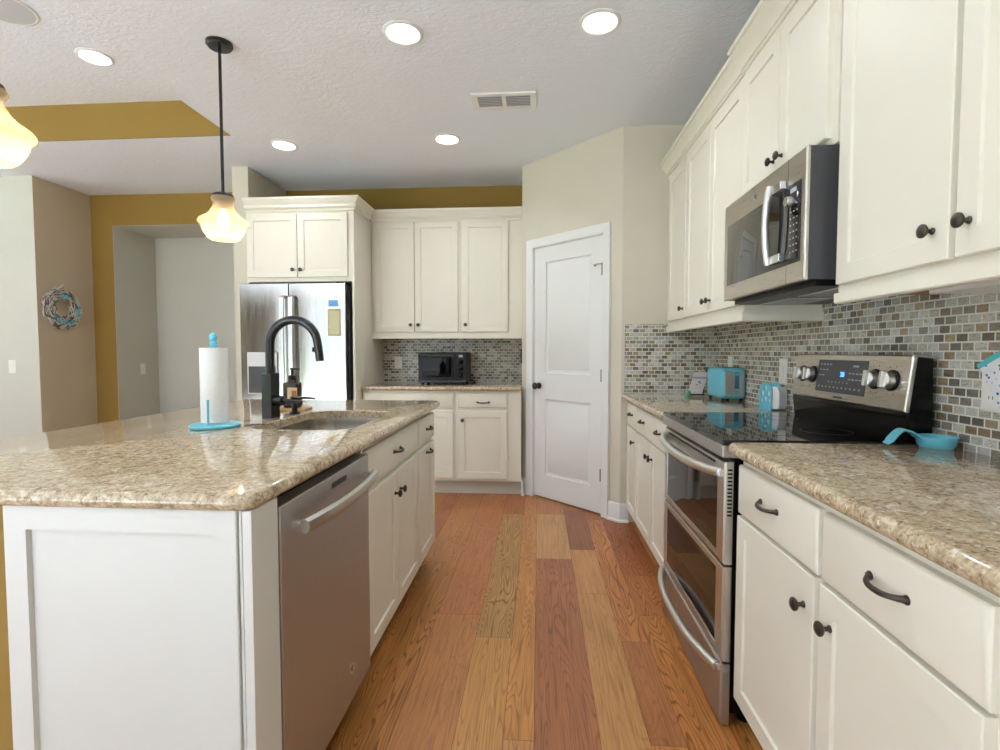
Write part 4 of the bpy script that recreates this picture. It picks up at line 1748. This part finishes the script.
plate('outlet', 'white outlet on the tiled wall half hidden behind the toaster', 'outlet', (XW - 0.0085, 3.382, 1.12), R_RIGHT)
plate('switch', 'white switch plate on the tiled wall above the napkin holder', 'switch', (XW - 0.0085, 2.667, 1.105), R_RIGHT, w=0.078, h=0.130, kind='switch')
plate('outlet', 'cream outlet on the tiled wall behind the hanging pot holder', 'outlet', (XW - 0.0085, 1.475, 1.100), R_RIGHT)
plate('outlet', 'white outlet on the back tiles between fridge housing and toaster oven', 'outlet', (-1.335, YB - 0.0085, 1.10), 0)
plate('switch', 'white light switch on the pale grey wall below the wreath height', 'switch', (-4.685, 4.2795, 1.07), 0, kind='switch')
plate('switch', 'white light switch on the alcove side wall behind the island', 'switch', (NX0 + 0.0005, 5.20, 1.02), PI / 2, kind='switch')

# ------------------------------------------------------------ wreath
t = thing('wreath', 'round driftwood twig wreath with blue shells hanging on the tan wall', 'wreath', (-4.405, 4.500, 1.610), 0)
rnd = random.Random(11)
tw = [MB(), MB()]
for i in range(300):
    a = rnd.uniform(0, 2 * PI)
    r = rnd.uniform(0.085, 0.185)
    ln = rnd.uniform(0.05, 0.11)
    ta = a + PI / 2 + rnd.uniform(-0.75, 0.75)
    c0 = Vector((rnd.uniform(-0.012, 0.022), r * math.cos(a), r * math.sin(a)))
    dv = Vector((rnd.uniform(-0.1, 0.1), math.cos(ta), math.sin(ta))) * ln / 2
    mid = c0 + Vector((0, math.cos(a), math.sin(a))) * 0.006
    rr = rnd.uniform(0.0035, 0.0065)
    tw[i % 3 == 0].tube([c0 - dv, mid, c0 + dv], [rr * 0.8, rr, rr * 0.6], 6)
tw[0].build('pale_twigs', M['twig'], t)
tw[1].build('grey_twigs', M['twigdark'], t)
m = MB()
for a, r, s in ((1.6, 0.10, 0.020), (1.3, 0.105, 0.016), (1.9, 0.105, 0.016), (-0.15, 0.14, 0.020), (-0.4, 0.15, 0.018), (0.1, 0.15, 0.016), (-1.3, 0.15, 0.022), (-1.7, 0.14, 0.018),
                (-2.1, 0.14, 0.018), (-2.5, 0.135, 0.016), (-1.0, 0.14, 0.016)):
    m.lathe([(0.001, -0.008), (s * 0.8, -0.004), (s, 0.002), (s * 0.6, 0.010), (0.001, 0.014)], (0.030, r * math.cos(a), r * math.sin(a)), (1, 0, 0), 8)
m.build('shells', M['aqua'], t)

# ------------------------------------------------------------ ceiling fittings


def downlight(label, x, y, z):
    t_ = thing('ceiling_light', label, 'ceiling light', (x, y, z), 0, 'recessed downlights')
    m = MB()
    m.lathe([(0.098, 0), (0.098, -0.004), (0.086, -0.010), (0.078, -0.006), (0.078, 0.0)], n=40, cap0=False, cap1=False)
    m.build('trim_ring', M['white_trim'], t_)
    m = MB()
    m.lathe([(0.078, -0.006), (0.03, -0.0075), (0.001, -0.0078)], n=32, cap0=False)
    m.build('diffuser', M['lampdisc'], t_)
    return t_


def can_lamp(x, y, z, power):
    l = bpy.data.lights.new('downlight_lamp', 'SPOT')
    l.energy = power
    l.color = (0.86, 0.94, 1.04)
    l.spot_size = math.radians(150)
    l.spot_blend = 1.0
    l.shadow_soft_size = 0.07
    o_ = bpy.data.objects.new('downlight_lamp', l)
    COL.objects.link(o_)
    o_.location = (x, y, z - 0.03)
    return o_


for lab, x, y, z in (('recessed ceiling light above the aisle in front of the ceiling vent', -0.660, 2.53, CZ),
                     ('recessed ceiling light close to the tall cabinets on the microwave side', 0.281, 2.518, CZ),
                     ('recessed ceiling light beyond the ceiling vent near the back cabinets', -0.667, 3.782, CZ),
                     ('recessed ceiling light near the fridge housing and pendant', -1.900, 3.80, CZ),
                     ('recessed light inside the raised tray ceiling', -2.705, 3.044, TZ)):
    downlight(lab, x, y, z)
    can_lamp(x, y, z, 14 if x < -1.5 else 30)

for x, y in ((-0.660, 1.27), (0.281, 1.26), (-0.660, 0.0), (0.281, 0.0), (-3.6, 1.5), (-3.6, -0.2), (-0.6, -1.4)):
    can_lamp(x, y, TZ if x < -2.2 and y > TY0 else CZ, 12 if y > 1 else 6)
t = thing('ceiling_vent', 'white rectangular air vent with two louvred sections in the ceiling', 'vent', (-0.215, 3.237, CZ))
m = MB()
for x0, x1, y0, y1 in ((-0.195, 0.195, -0.10, -0.072), (-0.195, 0.195, 0.072, 0.10), (-0.195, -0.16, -0.072, 0.072), (0.16, 0.195, -0.072, 0.072), (-0.012, 0.012, -0.072, 0.072)):
    m.box(x0, x1, y0, y1, -0.010, 0.0)
m.build('frame', M['plate'], t)
m = MB()
m.box(-0.16, 0.16, -0.072, 0.072, -0.002, 0.0)
m.build('backing', M['ventback'], t)
for i in range(7):
    m = MB()
    y = -0.060 + i * 0.02
    for x0, x1 in ((-0.16, -0.012), (0.012, 0.16)):
        m.box(x0, x1, y - 0.0055, y + 0.0055, -0.0065, -0.0050)
    m.build('louvre', M['ventgrey'], t)

t = thing('ceiling_speaker', 'round pale in-ceiling speaker grille in the raised tray ceiling', 'speaker', (-2.80, 2.58, TZ))
m = MB()
m.lathe([(0.150, 0), (0.150, -0.004), (0.140, -0.008), (0.135, -0.006)], n=40, cap0=False, cap1=False)
m.build('trim_ring', M['plate'], t)
m = MB()
m.lathe([(0.137, -0.006), (0.05, -0.009), (0.001, -0.010)], n=40, cap0=False)
m.build('grille', M['speaker'], t)


def pendant(label, x, y):
    t_ = thing('pendant_light', label, 'pendant light', (x, y, CZ), 0, 'pendants over the island')
    m = MB()
    m.lathe([(0.062, 0), (0.062, -0.012), (0.054, -0.022), (0.012, -0.024)], n=32)
    m.build('canopy', M['matteblack'], t_)
    zb = 1.772 - CZ
    m = MB()
    m.lathe([(0.0075, -0.02), (0.0075, zb + 0.235)], n=12)
    m.build('rod', M['matteblack'], t_)
    m = MB()
    m.lathe([(0.012, zb + 0.240), (0.048, zb + 0.226), (0.052, zb + 0.214), (0.050, zb + 0.206), (0.022, zb + 0.20), (0.020, zb + 0.165), (0.018, zb + 0.15)], n=28)
    m.build('socket_cap', M['matteblack'], t_)
    prof = [(0.046, 0.216), (0.057, 0.212), (0.060, 0.202), (0.056, 0.193), (0.050, 0.186), (0.049, 0.174), (0.055, 0.158), (0.066, 0.140), (0.083, 0.122),
            (0.104, 0.108), (0.119, 0.098), (0.125, 0.088), (0.122, 0.078), (0.112, 0.070), (0.108, 0.062), (0.104, 0.046), (0.094, 0.026), (0.080, 0.008), (0.072, 0.0)]
    m = MB()
    m.lathe([(r * 0.95, zb + z) for r, z in prof], n=48, cap0=False, cap1=False)
    sh_ = m.build('glass_shade', M['shade'], t_, angle=80)
    m = MB()
    m.lathe([(0.012, zb + 0.155), (0.016, zb + 0.135), (0.028, zb + 0.105), (0.030, zb + 0.085), (0.022, zb + 0.065), (0.002, zb + 0.058)], n=20)
    m.build('bulb', M['bulb'], t_)
    l = bpy.data.lights.new('pendant_lamp', 'POINT')
    l.energy = 2.5
    l.color = (1.0, 0.88, 0.70)
    l.shadow_soft_size = 0.032
    o_ = bpy.data.objects.new('pendant_lamp', l)
    COL.objects.link(o_)
    o_.location = (x, y, 1.772 + 0.03)
    return t_


pendant('amber glass pendant light over the sink end of the island', -1.597, 2.545)
pendant('amber glass pendant light nearest the viewer, cut off by the picture edge', -1.640, 1.445)
